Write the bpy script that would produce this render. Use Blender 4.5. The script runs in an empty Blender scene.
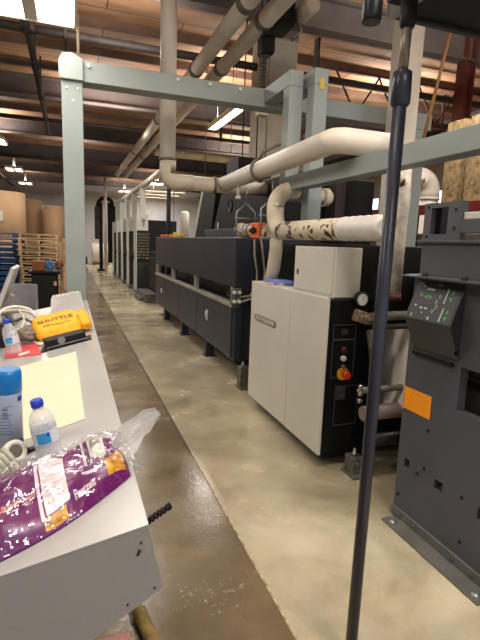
import bpy, bmesh, math, random
from mathutils import Vector, Matrix, noise
random.seed(4)
PI = math.pi
SC = bpy.context.scene
COL = SC.collection

# ------------------------------------------------------------------ helpers
def lin(h):
    h = h.lstrip('#')
    r = []
    for i in (0, 2, 4):
        c = int(h[i:i+2], 16) / 255
        r.append(c/12.92 if c <= .04045 else ((c+.055)/1.055)**2.4)
    return (*r, 1)

MATS = {}
def mat(name, col, rough=.55, metal=0., var=.12, scale=6., bump=0., bscale=40., spec=.4, stretch=None, dark=None):
    """procedural surface: base colour broken up by noise, optional bump"""
    if name in MATS: return MATS[name]
    m = bpy.data.materials.new(name); m.use_nodes = True
    nt = m.node_tree; N = nt.nodes; L = nt.links
    b = N['Principled BSDF']
    b.inputs['Roughness'].default_value = rough
    b.inputs['Metallic'].default_value = metal
    b.inputs['Specular IOR Level'].default_value = spec
    c = lin(col)
    tc = N.new('ShaderNodeTexCoord')
    mp = N.new('ShaderNodeMapping'); L.new(tc.outputs['Object'], mp.inputs[0])
    if stretch: mp.inputs['Scale'].default_value = stretch
    nz = N.new('ShaderNodeTexNoise'); nz.inputs['Scale'].default_value = scale; nz.inputs['Detail'].default_value = 5
    L.new(mp.outputs[0], nz.inputs['Vector'])
    rp = N.new('ShaderNodeValToRGB')
    d = lin(dark) if dark else tuple(x*(1-var*1.6) for x in c[:3]) + (1,)
    rp.color_ramp.elements[0].position = .32; rp.color_ramp.elements[0].color = d
    rp.color_ramp.elements[1].position = .66; rp.color_ramp.elements[1].color = tuple(min(1, x*(1+var)) for x in c[:3]) + (1,)
    L.new(nz.outputs['Fac'], rp.inputs[0]); L.new(rp.outputs[0], b.inputs['Base Color'])
    if bump:
        n2 = N.new('ShaderNodeTexNoise'); n2.inputs['Scale'].default_value = bscale; n2.inputs['Detail'].default_value = 4
        L.new(mp.outputs[0], n2.inputs['Vector'])
        bp = N.new('ShaderNodeBump'); bp.inputs['Strength'].default_value = bump; bp.inputs['Distance'].default_value = .01
        L.new(n2.outputs['Fac'], bp.inputs['Height']); L.new(bp.outputs[0], b.inputs['Normal'])
    MATS[name] = m
    return m

def emit(name, col, st):
    m = bpy.data.materials.new(name); m.use_nodes = True
    b = m.node_tree.nodes['Principled BSDF']
    b.inputs['Base Color'].default_value = lin(col)
    b.inputs['Emission Color'].default_value = lin(col); b.inputs['Emission Strength'].default_value = st
    return m

def clear(name, col, tr, rough=.08, bump=0., bscale=30., edge=.3):
    """thin see-through plastic: transparent mixed with a glossy/white skin"""
    m = bpy.data.materials.new(name); m.use_nodes = True
    nt = m.node_tree; N = nt.nodes; L = nt.links
    b = N['Principled BSDF']; b.inputs['Base Color'].default_value = lin(col); b.inputs['Roughness'].default_value = rough
    t = N.new('ShaderNodeBsdfTransparent'); mx = N.new('ShaderNodeMixShader')
    lw = N.new('ShaderNodeLayerWeight'); lw.inputs['Blend'].default_value = .35
    mr = N.new('ShaderNodeMapRange'); mr.inputs['To Min'].default_value = 1-tr; mr.inputs['To Max'].default_value = min(1, 1-tr+edge)
    L.new(lw.outputs['Facing'], mr.inputs['Value']); L.new(mr.outputs[0], mx.inputs[0])
    L.new(t.outputs[0], mx.inputs[1]); L.new(b.outputs[0], mx.inputs[2])
    L.new(mx.outputs[0], N['Material Output'].inputs[0])
    if bump:
        n2 = N.new('ShaderNodeTexNoise'); n2.inputs['Scale'].default_value = bscale
        bp = N.new('ShaderNodeBump'); bp.inputs['Strength'].default_value = bump; bp.inputs['Distance'].default_value = .02
        L.new(n2.outputs['Fac'], bp.inputs['Height']); L.new(bp.outputs[0], b.inputs['Normal'])
    return m

class MB:
    """collects solids in world coordinates; build() links them as one mesh"""
    def __init__(s): s.bm = bmesh.new()
    def box(s, x0, x1, y0, y1, z0, z1, bev=0., M=None):
        b = bmesh.new() if bev or M else s.bm
        vs = [b.verts.new(p) for p in ((x0,y0,z0),(x1,y0,z0),(x1,y1,z0),(x0,y1,z0),(x0,y0,z1),(x1,y0,z1),(x1,y1,z1),(x0,y1,z1))]
        for f in ((3,2,1,0),(4,5,6,7),(0,1,5,4),(1,2,6,5),(2,3,7,6),(3,0,4,7)): b.faces.new([vs[i] for i in f])
        if b is not s.bm:
            if bev: bmesh.ops.bevel(b, geom=list(b.edges), offset=bev, segments=2, affect='EDGES', profile=.5)
            s.merge(b, M)
        return s
    def merge(s, b, M=None):
        mp = {}
        for v in b.verts: mp[v] = s.bm.verts.new(M @ v.co if M else v.co)
        for f in b.faces:
            try:
                nf = s.bm.faces.new([mp[v] for v in f.verts]); nf.smooth = f.smooth
            except ValueError: pass
        b.free()
    def prism(s, poly, axis, a0, a1, bev=0.):
        """poly in the plane normal to axis (x: (y,z); y: (x,z); z: (x,y)) from a0 to a1"""
        b = bmesh.new()
        def P(p, a): return (a, p[0], p[1]) if axis == 'x' else (p[0], a, p[1]) if axis == 'y' else (p[0], p[1], a)
        A = [b.verts.new(P(p, a0)) for p in poly]; B = [b.verts.new(P(p, a1)) for p in poly]
        n = len(poly)
        b.faces.new(A); b.faces.new(B[::-1])
        for i in range(n): b.faces.new((A[i], B[i], B[(i+1) % n], A[(i+1) % n]))
        bmesh.ops.recalc_face_normals(b, faces=b.faces)
        if bev: bmesh.ops.bevel(b, geom=list(b.edges), offset=bev, segments=2, affect='EDGES', profile=.5)
        s.merge(b); return s
    def tube(s, pts, r, seg=12, cap=True, rad=None):
        """round tube along a polyline, rad: per-point radii"""
        b = bmesh.new(); pts = [Vector(p) for p in pts]; rings = []
        up = None
        for i, p in enumerate(pts):
            t = (pts[min(i+1, len(pts)-1)] - pts[max(i-1, 0)]).normalized()
            if up is None:
                up = Vector((0,0,1)) if abs(t.z) < .9 else Vector((1,0,0))
            a = t.cross(up)
            if a.length < 1e-4: a = t.cross(Vector((0,1,0)))
            a.normalize(); u = a.cross(t).normalized(); up = u
            rr = rad[i] if rad else r
            rings.append([b.verts.new(p + a*rr*math.cos(2*PI*k/seg) + u*rr*math.sin(2*PI*k/seg)) for k in range(seg)])
        for A, B in zip(rings, rings[1:]):
            for k in range(seg):
                f = b.faces.new((A[k], A[(k+1) % seg], B[(k+1) % seg], B[k])); f.smooth = True
        if cap: b.faces.new(rings[0]); b.faces.new(rings[-1][::-1])
        bmesh.ops.recalc_face_normals(b, faces=b.faces)
        s.merge(b); return s
    def lathe(s, prof, c, axis='z', seg=20):
        """prof: list of (radius, height) revolved about an axis through c"""
        c = Vector(c); A = {'z': Vector((0,0,1)), 'x': Vector((1,0,0)), 'y': Vector((0,1,0)), '-x': Vector((-1,0,0)), '-y': Vector((0,-1,0))}[axis] if isinstance(axis, str) else Vector(axis).normalized()
        e = A.orthogonal().normalized(); g = A.cross(e)
        b = bmesh.new(); rings = []
        for r, h in prof:
            rings.append([b.verts.new(c + A*h + (e*math.cos(2*PI*k/seg) + g*math.sin(2*PI*k/seg))*max(r, 1e-4)) for k in range(seg)])
        for P, Q in zip(rings, rings[1:]):
            for k in range(seg):
                f = b.faces.new((P[k], P[(k+1) % seg], Q[(k+1) % seg], Q[k])); f.smooth = True
        b.faces.new(rings[0][::-1]); b.faces.new(rings[-1])
        bmesh.ops.recalc_face_normals(b, faces=b.faces)
        s.merge(b); return s
    def plate(s, x0, x1, y0, y1, z0, z1, holes):
        """upright plate in the YZ plane with rectangular holes (ya,yb,za,zb)"""
        ys = sorted({y0, y1, *[h[0] for h in holes], *[h[1] for h in holes]}); zs = sorted({z0, z1, *[h[2] for h in holes], *[h[3] for h in holes]})
        def solid(i, j):
            if i < 0 or j < 0 or i >= len(ys)-1 or j >= len(zs)-1: return False
            cy = (ys[i]+ys[i+1])/2; cz = (zs[j]+zs[j+1])/2
            return not any(h[0] < cy < h[1] and h[2] < cz < h[3] for h in holes)
        b = bmesh.new()
        def q(*ps): b.faces.new([b.verts.new(p) for p in ps])
        for i in range(len(ys)-1):
            for j in range(len(zs)-1):
                if not solid(i, j): continue
                a, c, d, e = ys[i], ys[i+1], zs[j], zs[j+1]
                q((x0,a,d),(x0,a,e),(x0,c,e),(x0,c,d)); q((x1,a,d),(x1,c,d),(x1,c,e),(x1,a,e))
                if not solid(i-1, j): q((x0,a,d),(x1,a,d),(x1,a,e),(x0,a,e))
                if not solid(i+1, j): q((x0,c,d),(x0,c,e),(x1,c,e),(x1,c,d))
                if not solid(i, j-1): q((x0,a,d),(x0,c,d),(x1,c,d),(x1,a,d))
                if not solid(i, j+1): q((x0,a,e),(x1,a,e),(x1,c,e),(x0,c,e))
        bmesh.ops.remove_doubles(b, verts=b.verts, dist=1e-5)
        bmesh.ops.recalc_face_normals(b, faces=b.faces)
        s.merge(b); return s
    def build(s, name, m, parent=None):
        me = bpy.data.meshes.new(name)
        o = bpy.data.objects.new(name, me); COL.objects.link(o)
        if parent is not None:
            o.parent = parent
            root = parent
            while root.parent: root = root.parent
            off = root.location.copy()
        else:
            xs = [v.co for v in s.bm.verts]
            lo = [min(v[i] for v in xs) for i in range(3)]; hi = [max(v[i] for v in xs) for i in range(3)]
            off = Vector(((lo[0]+hi[0])/2, (lo[1]+hi[1])/2, lo[2])); o.location = off
        for v in s.bm.verts: v.co -= off
        s.bm.to_mesh(me); s.bm.free()
        for mm in (m if isinstance(m, (list, tuple)) else (m,)): me.materials.append(mm)
        return o

def thing(name, label, cat, loc=(0,0,0), group=None):
    o = bpy.data.objects.new(name, None); COL.objects.link(o); o.location = loc; o.empty_display_size = .05
    o['label'] = label; o['category'] = cat
    if group: o['group'] = group
    return o
def tag(o, label, cat, group=None, kind=None):
    o['label'] = label; o['category'] = cat
    if group: o['group'] = group
    if kind: o['kind'] = kind
    return o
def struct(o): o['kind'] = 'structure'; return o
def lab(o, t): o['label'] = t; return o
def dup(root, d, label=None):
    r = root.copy(); COL.objects.link(r); r.location = root.location + Vector(d)
    if label: r['label'] = label
    for ch in list(root.children):
        c = ch.copy(); COL.objects.link(c); c.parent = r
        for g in list(ch.children):
            k = g.copy(); COL.objects.link(k); k.parent = c
    return r
def arc(c, a, b, n=7):
    """quarter bend about centre c from c+a to c+b"""
    c, a, b = Vector(c), Vector(a), Vector(b)
    return [c + a*math.cos(PI/2*i/n) + b*math.sin(PI/2*i/n) for i in range(n+1)]
def text_mesh(name, txt, size, m, parent, M, depth=.0006, bold=0.):
    cu = bpy.data.curves.new(name, 'FONT'); cu.body = txt; cu.size = size; cu.extrude = depth; cu.align_x = 'CENTER'; cu.align_y = 'CENTER'; cu.offset = bold
    t = bpy.data.objects.new(name+'_tmp', cu); COL.objects.link(t)
    dg = bpy.context.evaluated_depsgraph_get()
    me = bpy.data.meshes.new_from_object(t.evaluated_get(dg))
    bpy.data.objects.remove(t); bpy.data.curves.remove(cu)
    me.name = name
    root = parent
    while root.parent: root = root.parent
    me.transform(Matrix.Translation(-root.location) @ M)
    me.materials.clear(); me.materials.append(m)
    o = bpy.data.objects.new(name, me); COL.objects.link(o); o.parent = parent
    return o

# ------------------------------------------------------------------ materials
M_postgrey = mat('gantry_paint', '#8d9694', .5, var=.04, scale=3)
M_white = mat('cabinet_white', '#cfccc0', .45, var=.03, scale=2)
M_white2 = mat('white_paint', '#d4d2c6', .5, var=.05, scale=4)
M_navy = mat('dryer_paint', '#2b2f3a', .45, var=.14, scale=1.5, stretch=(1, 1, .35))
M_navy2 = mat('dryer_door_paint', '#373a42', .45, var=.1, scale=2)
M_dark = mat('dark_machine', '#131315', .55, var=.2, scale=4, spec=.25)
M_black = mat('black_plastic', '#0e0e10', .4, var=.1)
M_press = mat('press_frame_grey', '#4c4d54', .5, var=.08, scale=2.5, bump=.05, bscale=90)
M_press2 = mat('press_panel_grey', '#56565b', .5, var=.08, scale=2)
M_ctrl = mat('control_housing', '#3b3b3d', .45, var=.05)
M_steel = mat('galvanised_steel', '#8b8b88', .4, .7, var=.15, scale=8)
M_dsteel = mat('dull_steel', '#68655c', .55, .25, var=.2, scale=10)
M_pipe = mat('pipe_cream', '#c4b9a4', .45, var=.08, scale=2)
M_duct = mat('duct_pipe_grey', '#cdc4b5', .5, var=.1, scale=2)
M_duct2 = mat('duct_white', '#dcd4c7', .5, var=.08, scale=1.5)
M_pole = mat('pole_blue_black', '#2b2e3a', .35, var=.15, scale=12, bump=.05)
M_wood = mat('pallet_wood', '#c0a27c', .8, var=.25, scale=5, bump=.3)
M_bluew = mat('pallet_blue', '#2b5a8c', .75, var=.25, scale=5)
M_kraft = mat('kraft_paper', '#b08e6c', .75, var=.1, scale=1.5, stretch=(1, 1, .2))
M_joist = mat('joist_paint', '#564c48', .7, var=.15, scale=2)
M_conduit = mat('old_pipe_dark', '#3a3330', .6, var=.2)
M_column = mat('column_plaster', '#b5ab9a', .8, var=.12, scale=3)
M_red = mat('red_beam', '#8e2620', .5, var=.15, scale=5)
M_rust = mat('red_oxide_steel', '#5c2a20', .65, var=.2)
M_osb = mat('chipboard', '#8f7751', .8, var=.35, scale=14, bump=.2)
M_console = mat('console_top_grey', '#abaaa7', .25, var=.03, scale=2)
M_consolef = mat('console_side_grey', '#8a8887', .5, var=.04, scale=3, bump=.04, bscale=120)
M_rubber = mat('rubber_black', '#0b0b0b', .6)
M_paper = mat('cream_sheet', '#d9d0b2', .6, var=.02, scale=5)
M_orange = mat('orange_tag', '#f59a1c', .5, var=.05)
M_yellow = mat('yellow_cloth', '#f2ac22', .7, var=.08, scale=25, bump=.3, bscale=60)
M_rail = mat('pale_rail', '#a8a398', .45, .3, var=.1)

def wrap_mat():
    m = mat('torn_pipe_wrap', '#cbbfa8', .6, var=.06, scale=3, bump=.25, bscale=50)
    nt = m.node_tree; N = nt.nodes; L = nt.links
    b = N['Principled BSDF']; src = b.inputs['Base Color'].links[0].from_socket
    tc = N.new('ShaderNodeTexCoord'); nz = N.new('ShaderNodeTexNoise'); nz.inputs['Scale'].default_value = 11; nz.inputs['Detail'].default_value = 3; nz.inputs['Distortion'].default_value = 1.2
    L.new(tc.outputs['Object'], nz.inputs['Vector'])
    rp = N.new('ShaderNodeValToRGB'); rp.color_ramp.elements[0].position = .55; rp.color_ramp.elements[1].position = .60
    L.new(nz.outputs['Fac'], rp.inputs[0])
    mx = N.new('ShaderNodeMix'); mx.data_type = 'RGBA'
    L.new(rp.outputs[0], mx.inputs['Factor']); L.new(src, mx.inputs['A']); mx.inputs['B'].default_value = lin('#4a3020')
    L.new(mx.outputs['Result'], b.inputs['Base Color'])
    return m
M_wrap = wrap_mat()

def floor_mat():
    m = bpy.data.materials.new('concrete_floor'); m.use_nodes = True
    nt = m.node_tree; N = nt.nodes; L = nt.links; b = N['Principled BSDF']
    tc = N.new('ShaderNodeTexCoord')
    def nz(sc, det=6, dist=0., rough=.6):
        n = N.new('ShaderNodeTexNoise'); n.inputs['Scale'].default_value = sc; n.inputs['Detail'].default_value = det; n.inputs['Distortion'].default_value = dist; n.inputs['Roughness'].default_value = rough
        L.new(tc.outputs['Object'], n.inputs['Vector']); return n.outputs['Fac']
    def ramp(f, stops):
        r = N.new('ShaderNodeValToRGB'); e = r.color_ramp.elements
        while len(e) < len(stops): e.new(.5)
        for k, (p, c) in zip(e, stops): k.position = p; k.color = lin(c)
        L.new(f, r.inputs[0]); return r.outputs[0]
    def mix(f, a, bb, mode='MIX'):
        x = N.new('ShaderNodeMix'); x.data_type = 'RGBA'; x.blend_type = mode
        if isinstance(f, float): x.inputs['Factor'].default_value = f
        else: L.new(f, x.inputs['Factor'])
        for s, v in (('A', a), ('B', bb)):
            if isinstance(v, str): x.inputs[s].default_value = lin(v)
            else: L.new(v, x.inputs[s])
        return x.outputs['Result']
    pale = ramp(nz(1.5, 8, .4), [(.25, '#9a8e76'), (.45, '#c2b697'), (.6, '#d0c5a8'), (.8, '#dcd3ba')])
    pale = mix(ramp(nz(6, 6), [(.42, '#000000'), (.75, '#555555')]), pale, '#a3937a')
    brown = ramp(nz(1.3, 8, .6), [(.22, '#5c4e3c'), (.42, '#786850'), (.58, '#887658'), (.8, '#a89068')])
    brown = mix(ramp(nz(24, 5, .2, .8), [(.60, '#000000'), (.72, '#777777')]), brown, '#b3a27e')
    brown = mix(ramp(nz(4.5, 6, .8, .7), [(.45, '#000000'), (.68, '#999999')]), brown, '#5a4b38')
    pale = mix(ramp(nz(3.2, 8, 1.2, .7), [(.48, '#000000'), (.72, '#888888')]), pale, '#8a7a5c')
    pale = mix(ramp(nz(22, 5, .3, .8), [(.58, '#000000'), (.75, '#777777')]), pale, '#e0d8c0')
    sp = N.new('ShaderNodeSeparateXYZ'); L.new(tc.outputs['Object'], sp.inputs[0])
    def math_(op, a, v):
        x = N.new('ShaderNodeMath'); x.operation = op; L.new(a, x.inputs[0])
        if isinstance(v, (int, float)): x.inputs[1].default_value = v
        else: L.new(v, x.inputs[1])
        return x.outputs[0]
    side = math_('GREATER_THAN', sp.outputs['X'], .815)
    col = mix(side, brown, pale)
    # worn grey paint chips in the walkway
    chips = math_('GREATER_THAN', nz(26, 4, .3, .8), .60)
    dx = math_('POWER', math_('SUBTRACT', sp.outputs['X'], .56), 2); dy = math_('POWER', math_('SUBTRACT', sp.outputs['Y'], 1.78), 2)
    near = math_('LESS_THAN', math_('ADD', math_('MULTIPLY', dx, 1.), math_('MULTIPLY', dy, 2.5)), .03)
    col = mix(math_('MULTIPLY', chips, near), col, '#aca898')
    grime = ramp(nz(.55, 4), [(.40, '#5d5548'), (.62, '#ffffff')])
    col = mix(.45, col, grime, 'MULTIPLY')
    L.new(col, b.inputs['Base Color'])
    rr = ramp(nz(2.2, 5), [(.3, '#606060'), (.7, '#9a9a9a')]); L.new(rr, b.inputs['Roughness'])
    bp = N.new('ShaderNodeBump'); bp.inputs['Strength'].default_value = .12; bp.inputs['Distance'].default_value = .01
    L.new(nz(30, 6), bp.inputs['Height']); L.new(bp.outputs[0], b.inputs['Normal'])
    return m
def deck_mat():
    m = mat('roof_deck', '#9c7656', .8, var=.22, scale=1.6, stretch=(.6, 2.2, 1), bump=.2)
    nt = m.node_tree; N = nt.nodes; L = nt.links; b = N['Principled BSDF']; src = b.inputs['Base Color'].links[0].from_socket
    tc = N.new('ShaderNodeTexCoord'); w = N.new('ShaderNodeTexBrick')
    w.inputs['Scale'].default_value = 1; w.inputs['Brick Width'].default_value = 2.4; w.inputs['Row Height'].default_value = .6; w.inputs['Mortar Size'].default_value = .012
    w.inputs['Color1'].default_value = (1, 1, 1, 1); w.inputs['Color2'].default_value = (.72, .66, .62, 1); w.inputs['Mortar'].default_value = (.12, .09, .07, 1)
    L.new(tc.outputs['Object'], w.inputs['Vector'])
    mx = N.new('ShaderNodeMix'); mx.data_type = 'RGBA'; mx.blend_type = 'MULTIPLY'; mx.inputs['Factor'].default_value = .9
    L.new(src, mx.inputs['A']); L.new(w.outputs['Color'], mx.inputs['B']); L.new(mx.outputs['Result'], b.inputs['Base Color'])
    return m

# ------------------------------------------------------------------ the room
bm = MB(); bm.box(-7, 10.6, -3, 32.4, -.12, 0)
fl = struct(bm.build('floor', floor_mat()))
for v in fl.data.vertices: v.co += fl.location          # keep world coordinates as object coordinates
fl.location = (0, 0, 0)
b = MB(); b.box(-7, 10.6, -3, 32.4, 5.0, 5.12); struct(b.build('ceiling', deck_mat()))
M_wall = mat('far_wall_paint', '#b9bbbe', .8, var=.05, scale=1)
M_wall2 = mat('side_wall_paint', '#9c9486', .8, var=.1, scale=1)
b = MB(); b.box(-7, 10.6, 32.4, 32.6, 0, 5); struct(b.build('wall_far', M_wall))
b = MB(); b.box(-7.2, -7, -3, 32.6, 0, 5); struct(b.build('wall_left', M_wall2))
b = MB(); b.plate(10.4, 10.6, -3, 32.4, 0, 5, [(14.6, 15.7, 2.6, 3.3), (12.3, 13.2, 2.6, 3.3), (11.4, 12.05, 2.6, 3.3)])
struct(b.build('wall_right', M_wall2))
M_day = emit('daylight_glazing', '#cfe2ff', 5)
for i, (ya, yb) in enumerate(((14.6, 15.7), (12.3, 13.2), (11.4, 12.05))):
    b = MB(); b.box(10.48, 10.5, ya, yb, 2.6, 3.3); w = struct(b.build('window_%d' % (i+1), M_day))
    b = MB(); b.box(10.42, 10.47, (ya+yb)/2-.03, (ya+yb)/2+.03, 2.6, 3.3).box(10.42, 10.47, ya, ya+.05, 2.6, 3.3).box(10.42, 10.47, yb-.05, yb, 2.6, 3.3).box(10.42, 10.47, ya, yb, 2.6, 2.66)
    b.build('window_frame', M_wall2, w)
# joint strip between the walkway and the press floor
b = MB(); b.box(.810, .820, -.5, 3.2, 0, .003); struct(b.build('trim_1', mat('joint_strip', '#b3a582', .6, var=.4, scale=20)))
b = MB(); b.box(.80, .815, 3.2, 30, 0, .002); struct(b.build('trim_2', mat('joint_dark', '#4a4234', .7, var=.3, scale=6)))
# roof beams across the room
BEAMS = (6.5, 11.9, 16.2, 20.6, 25.0, 29.5)
for y in BEAMS:
    b = MB(); z = 4.56
    b.box(-7, 10.4, y-.09, y+.09, z, z+.03).box(-7, 10.4, y-.02, y+.02, z+.03, 4.95).box(-7, 10.4, y-.09, y+.09, 4.95, 5.0)
    struct(b.build('ceiling_beam', M_joist))
for x in (-3.2, 8.4):
    b = MB(); b.box(x-.06, x+.06, -2, 32.3, 4.46, 4.56); struct(b.build('ceiling_girder', M_joist))
# wooden purlins between the beams
for i in range(24):
    y = 2.4 + i*1.22
    if min(abs(y-q) for q in BEAMS) < .25: continue
    b = MB(); b.box(-7, 10.4, y-.025, y+.025, 4.86, 5.0); struct(b.build('ceiling_purlin', mat('purlin_wood', '#6a5040', .8, var=.2, scale=2)))
# conduits under the roof
for y, z, r, lb in ((7.68, 4.38, .06, 'dark pipe under the roof deck, the one nearest to the gantry'),
                 (9.1, 4.36, .03, 'thin dark conduit crossing under the roof just past the thick roof pipe'),
                 (13.1, 4.36, .045, 'dark conduit under the roof above the first printing tower'),
                 (19.4, 4.36, .05, 'dark conduit under the roof far down the hall')):
    b = MB(); b.tube([(-6.9, y, z), (10.3, y, z)], r)
    for x in (-4, 0, 4, 8): b.box(x-.02, x+.02, y-r*1.15, y+r*1.15, z-r*1.15, 4.99)
    tag(b.build('roof_conduit', M_conduit), lb, 'pipe', 'conduits under the roof')
b = MB(); b.tube([(-.47, 7.2, 4.25), (-.47, 14.2, 4.25)], .05); b.lathe([(.09, 0), (.09, .12)], (-.47, 7.3, 4.19))
for y in (8.9, 10.6, 12.4): b.box(-.485, -.455, y-.01, y+.01, 4.25, 4.99); b.lathe([(.062, -.03), (.062, .03)], (-.47, y, 4.25), 'y')
tag(b.build('sprinkler_pipe', M_conduit), 'grey sprinkler pipe running along the hall beside the twin roof light', 'pipe')
for x, y, lb in ((7.0, 8.2, 'open web roof truss over the tan chipboard crates'), (7.0, 10.6, 'open web roof truss beyond the first one over the crates')):
    b = MB(); z0, z1 = 4.0, 4.75
    b.box(4.7, 10.3, y-.03, y+.03, z0, z0+.05).box(4.7, 10.3, y-.03, y+.03, z1, z1+.05)
    n = 12
    for i in range(n):
        xa = 4.7 + 5.6*i/n; xb = 4.7 + 5.6*(i+1)/n
        b.tube([(xa, y, z0+.02 if i % 2 else z1), (xb, y, z1 if i % 2 else z0+.02)], .018, 6)
    struct(b.build('ceiling_truss', M_rust))
# pale plaster column and whitewashed post, red-oxide column
b = MB(); b.box(2.92, 3.56, 7.5, 7.9, 0, 5.0, .01); struct(b.build('column', M_column))
b = MB(); b.box(3.07, 3.30, 4.1, 4.3, 0, 5.0, .01); struct(b.build('column', M_duct2))
b = MB(); b.box(6.0, 6.03, 6.4, 6.6, 0, 5).box(6.03, 6.17, 6.49, 6.51, 0, 5).box(6.17, 6.2, 6.4, 6.6, 0, 5); struct(b.build('column', M_rust))

# ------------------------------------------------------------------ gantry
g = thing('overhead_gantry', 'grey square-tube gantry spanning the walkway in front of the long dryer', 'gantry', (1.8, 4.5, 0))
b = MB(); b.box(-.042, .130, 4.505, 4.675, .0, 2.86, .006); b.build('post', M_postgrey, g)
b = MB(); b.box(3.58, 3.76, 4.505, 4.675, 0, 2.86, .006); b.build('post', M_postgrey, g)
b = MB(); b.box(-.045, 3.82, 4.50, 4.68, 2.86, 3.03, .006)
o = b.build('crossbeam', M_postgrey, g)
for x in (.18, .95, 1.25, 1.55): b = MB(); b.lathe([(.016, 0), (.016, .018)], (x, 4.50, 2.99), '-y', 8); b.build('bolt', M_white2, o)
for x, z in ((.0, 2.80), (.09, 2.80), (.05, 2.70)): b = MB(); b.lathe([(.010, 0), (.010, .008)], (x, 4.505, z), '-y', 8); b.build('rivet', M_white2, o)
b = MB(); b.prism([(.135, 2.86), (.05, 2.86), (-.05, 2.86), (-.06, 2.9), (-.06, 3.0), (-.03, 3.06), (.05, 3.07), (.09, 3.05), (.135, 3.03)], 'y', 4.47, 4.50, .004)
b.build('corner_plate', M_postgrey, g)
b = MB(); b.box(1.80, 1.93, 3.92, 4.50, 2.90, 3.03, .006); b.build('arm', M_postgrey, g)
b = MB(); b.box(1.97, 2.10, 3.79, 4.50, 2.90, 3.03, .006); b.build('arm', M_postgrey, g)
b = MB(); b.box(1.80, 1.93, 3.92, 4.05, 2.02, 2.90, .006); b.build('hanger_post', M_postgrey, g)
b = MB(); b.box(1.97, 2.10, 3.79, 3.92, 1.77, 2.90, .006); o = b.build('hanger_post', M_postgrey, g)
b = MB(); b.box(2.02, 2.06, 3.785, 3.79, 2.86, 2.95); lab(b.build('sticker', mat('yellow_sticker', '#c9b04a'), o), 'small yellow sticker')
b = MB(); b.box(1.80, 1.92, .6, 3.92, 2.02, 2.14, .004); b.build('side_beam', M_postgrey, g)

# ------------------------------------------------------------------ long dryer
d = thing('web_dryer', 'long dark blue dryer hood on legs with an open slot along its side', 'dryer', (2.3, 7.5, 0))
b = MB(); b.box(1.70, 2.95, 4.90, 10.05, 1.06, 1.61, .012); b.build('hood', M_navy, d)
b = MB(); b.box(1.72, 2.95, 4.97, 10.05, .22, .83, .006); lw = b.build('lower_body', M_navy2, d)
ys = [4.985, 6.55, 7.75, 8.9, 10.04]
for ya, yb in zip(ys, ys[1:]):
    b = MB(); b.box(1.70, 1.72, ya+.008, yb-.008, .24, .82, .004); o = b.build('door', M_navy2, lw)
b = MB(); b.box(1.69, 1.70, 5.95, 6.0, .52, .66).tube([(1.68, 5.975, .56), (1.68, 5.975, .64)], .012); b.build('latch', M_white2, lw)
b = MB(); b.box(1.69, 1.70, 9.3, 9.38, .52, .60); b.build('latch', M_white2, lw)
b = MB(); b.box(1.69, 1.80, 4.95, 10.05, .83, .87, .004); b.build('slot_rail', M_rail, d)
b = MB(); b.box(2.02, 2.9, 4.97, 10.0, .83, 1.06); b.build('inner_wall', M_black, d)
for y in (4.97, 6.65, 8.3, 9.95):
    b = MB(); b.box(1.70, 1.76, y, y+.06, .87, 1.06); b.build('slot_post', M_rail, d)
for y in (5.6, 7.2, 8.9): b = MB(); b.tube([(1.86, y, .87), (1.90, y+.05, .93), (1.88, y-.05, 1.06)], .02, 8); b.build('slot_hose', M_dsteel, d)
for y in (6.05, 7.55, 9.08):
    for x in (1.72, 2.8):
        b = MB(); b.box(x, x+.11, y, y+.11, 0, .22).box(x-.02, x+.13, y-.02, y+.13, 0, .015); b.build('leg', M_navy, d)
b = MB(); b.box(1.72, 1.80, 4.90, 4.97, .22, .83); b.build('corner_post', M_navy, d)
for pts in ([(1.76, 4.88, .96), (1.88, 4.87, .97), (1.95, 4.87, 1.08), (1.95, 4.87, 1.25), (1.91, 4.87, 1.42), (1.90, 4.88, 1.60)], [(1.76, 4.88, .90), (1.92, 4.86, .95), (2.03, 4.86, 1.08), (2.04, 4.86, 1.25), (2.0, 4.86, 1.45), (1.98, 4.88, 1.60)]):
    b = MB(); b.tube(pts, .013, 10); lab(b.build('conduit_hose', M_rail, d), 'grey flexible conduit')
b = MB(); b.box(1.665, 1.775, 4.87, 4.945, .87, 1.055, .006); jb = b.build('junction_box', M_steel, d); lab(jb, 'grey electrical junction box with white caps')
for x in (1.69, 1.75):
    for z in (.91, 1.01):
        b = MB(); b.lathe([(.022, 0), (.022, .025), (.012, .03)], (x, 4.87, z), '-y', 10); b.build('cap', M_white2, jb)
# things on the hood
b = MB(); b.box(1.74, 1.92, 9.2, 9.75, 1.612, 1.66, .015); tag(b.build('safety_cover', mat('orange_plastic', '#d8551c')), 'orange plastic cover lying on the far end of the dryer hood', 'cover')
for y, lb in ((7.75, 'yellow clamp on the dryer hood, the one nearer to the aisle edge'), (8.3, 'yellow clamp lying further along the dryer hood')):
    b = MB(); b.box(1.72, 1.80, y, y+.35, 1.612, 1.66, .01).box(1.74, 1.78, y+.1, y+.2, 1.66, 1.70, .008); tag(b.build('strap_clamp', mat('yellow_plastic', '#d6b020')), lb, 'clamp', 'yellow clamps on the dryer')
t = thing('exhaust_housing', 'tall black exhaust housing with a round hole standing on the dryer', 'exhaust housing', (2.6, 7, 1.61))
b = MB(); b.prism([(4.9, 1.612), (7.6, 1.612), (7.1, 2.3), (4.9, 2.3)], 'x', 2.2, 2.93, .01); o = b.build('body', M_dark, t)
b = MB(); b.lathe([(.10, 0), (.10, .012), (.085, .012), (.085, .002)], (2.2, 6.65, 2.08), '-x'); b.build('port_ring', M_black, t)
b = MB(); b.box(2.03, 2.2, 5.9, 7.4, 1.612, 1.74, .01); b.build('skirt', mat('skirt_grey', '#3f4145'), t)
b = MB(); b.box(2.19, 2.2, 7.2, 7.25, 1.66, 1.86); lab(b.build('tag', M_white2, t), 'small white tag')
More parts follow.
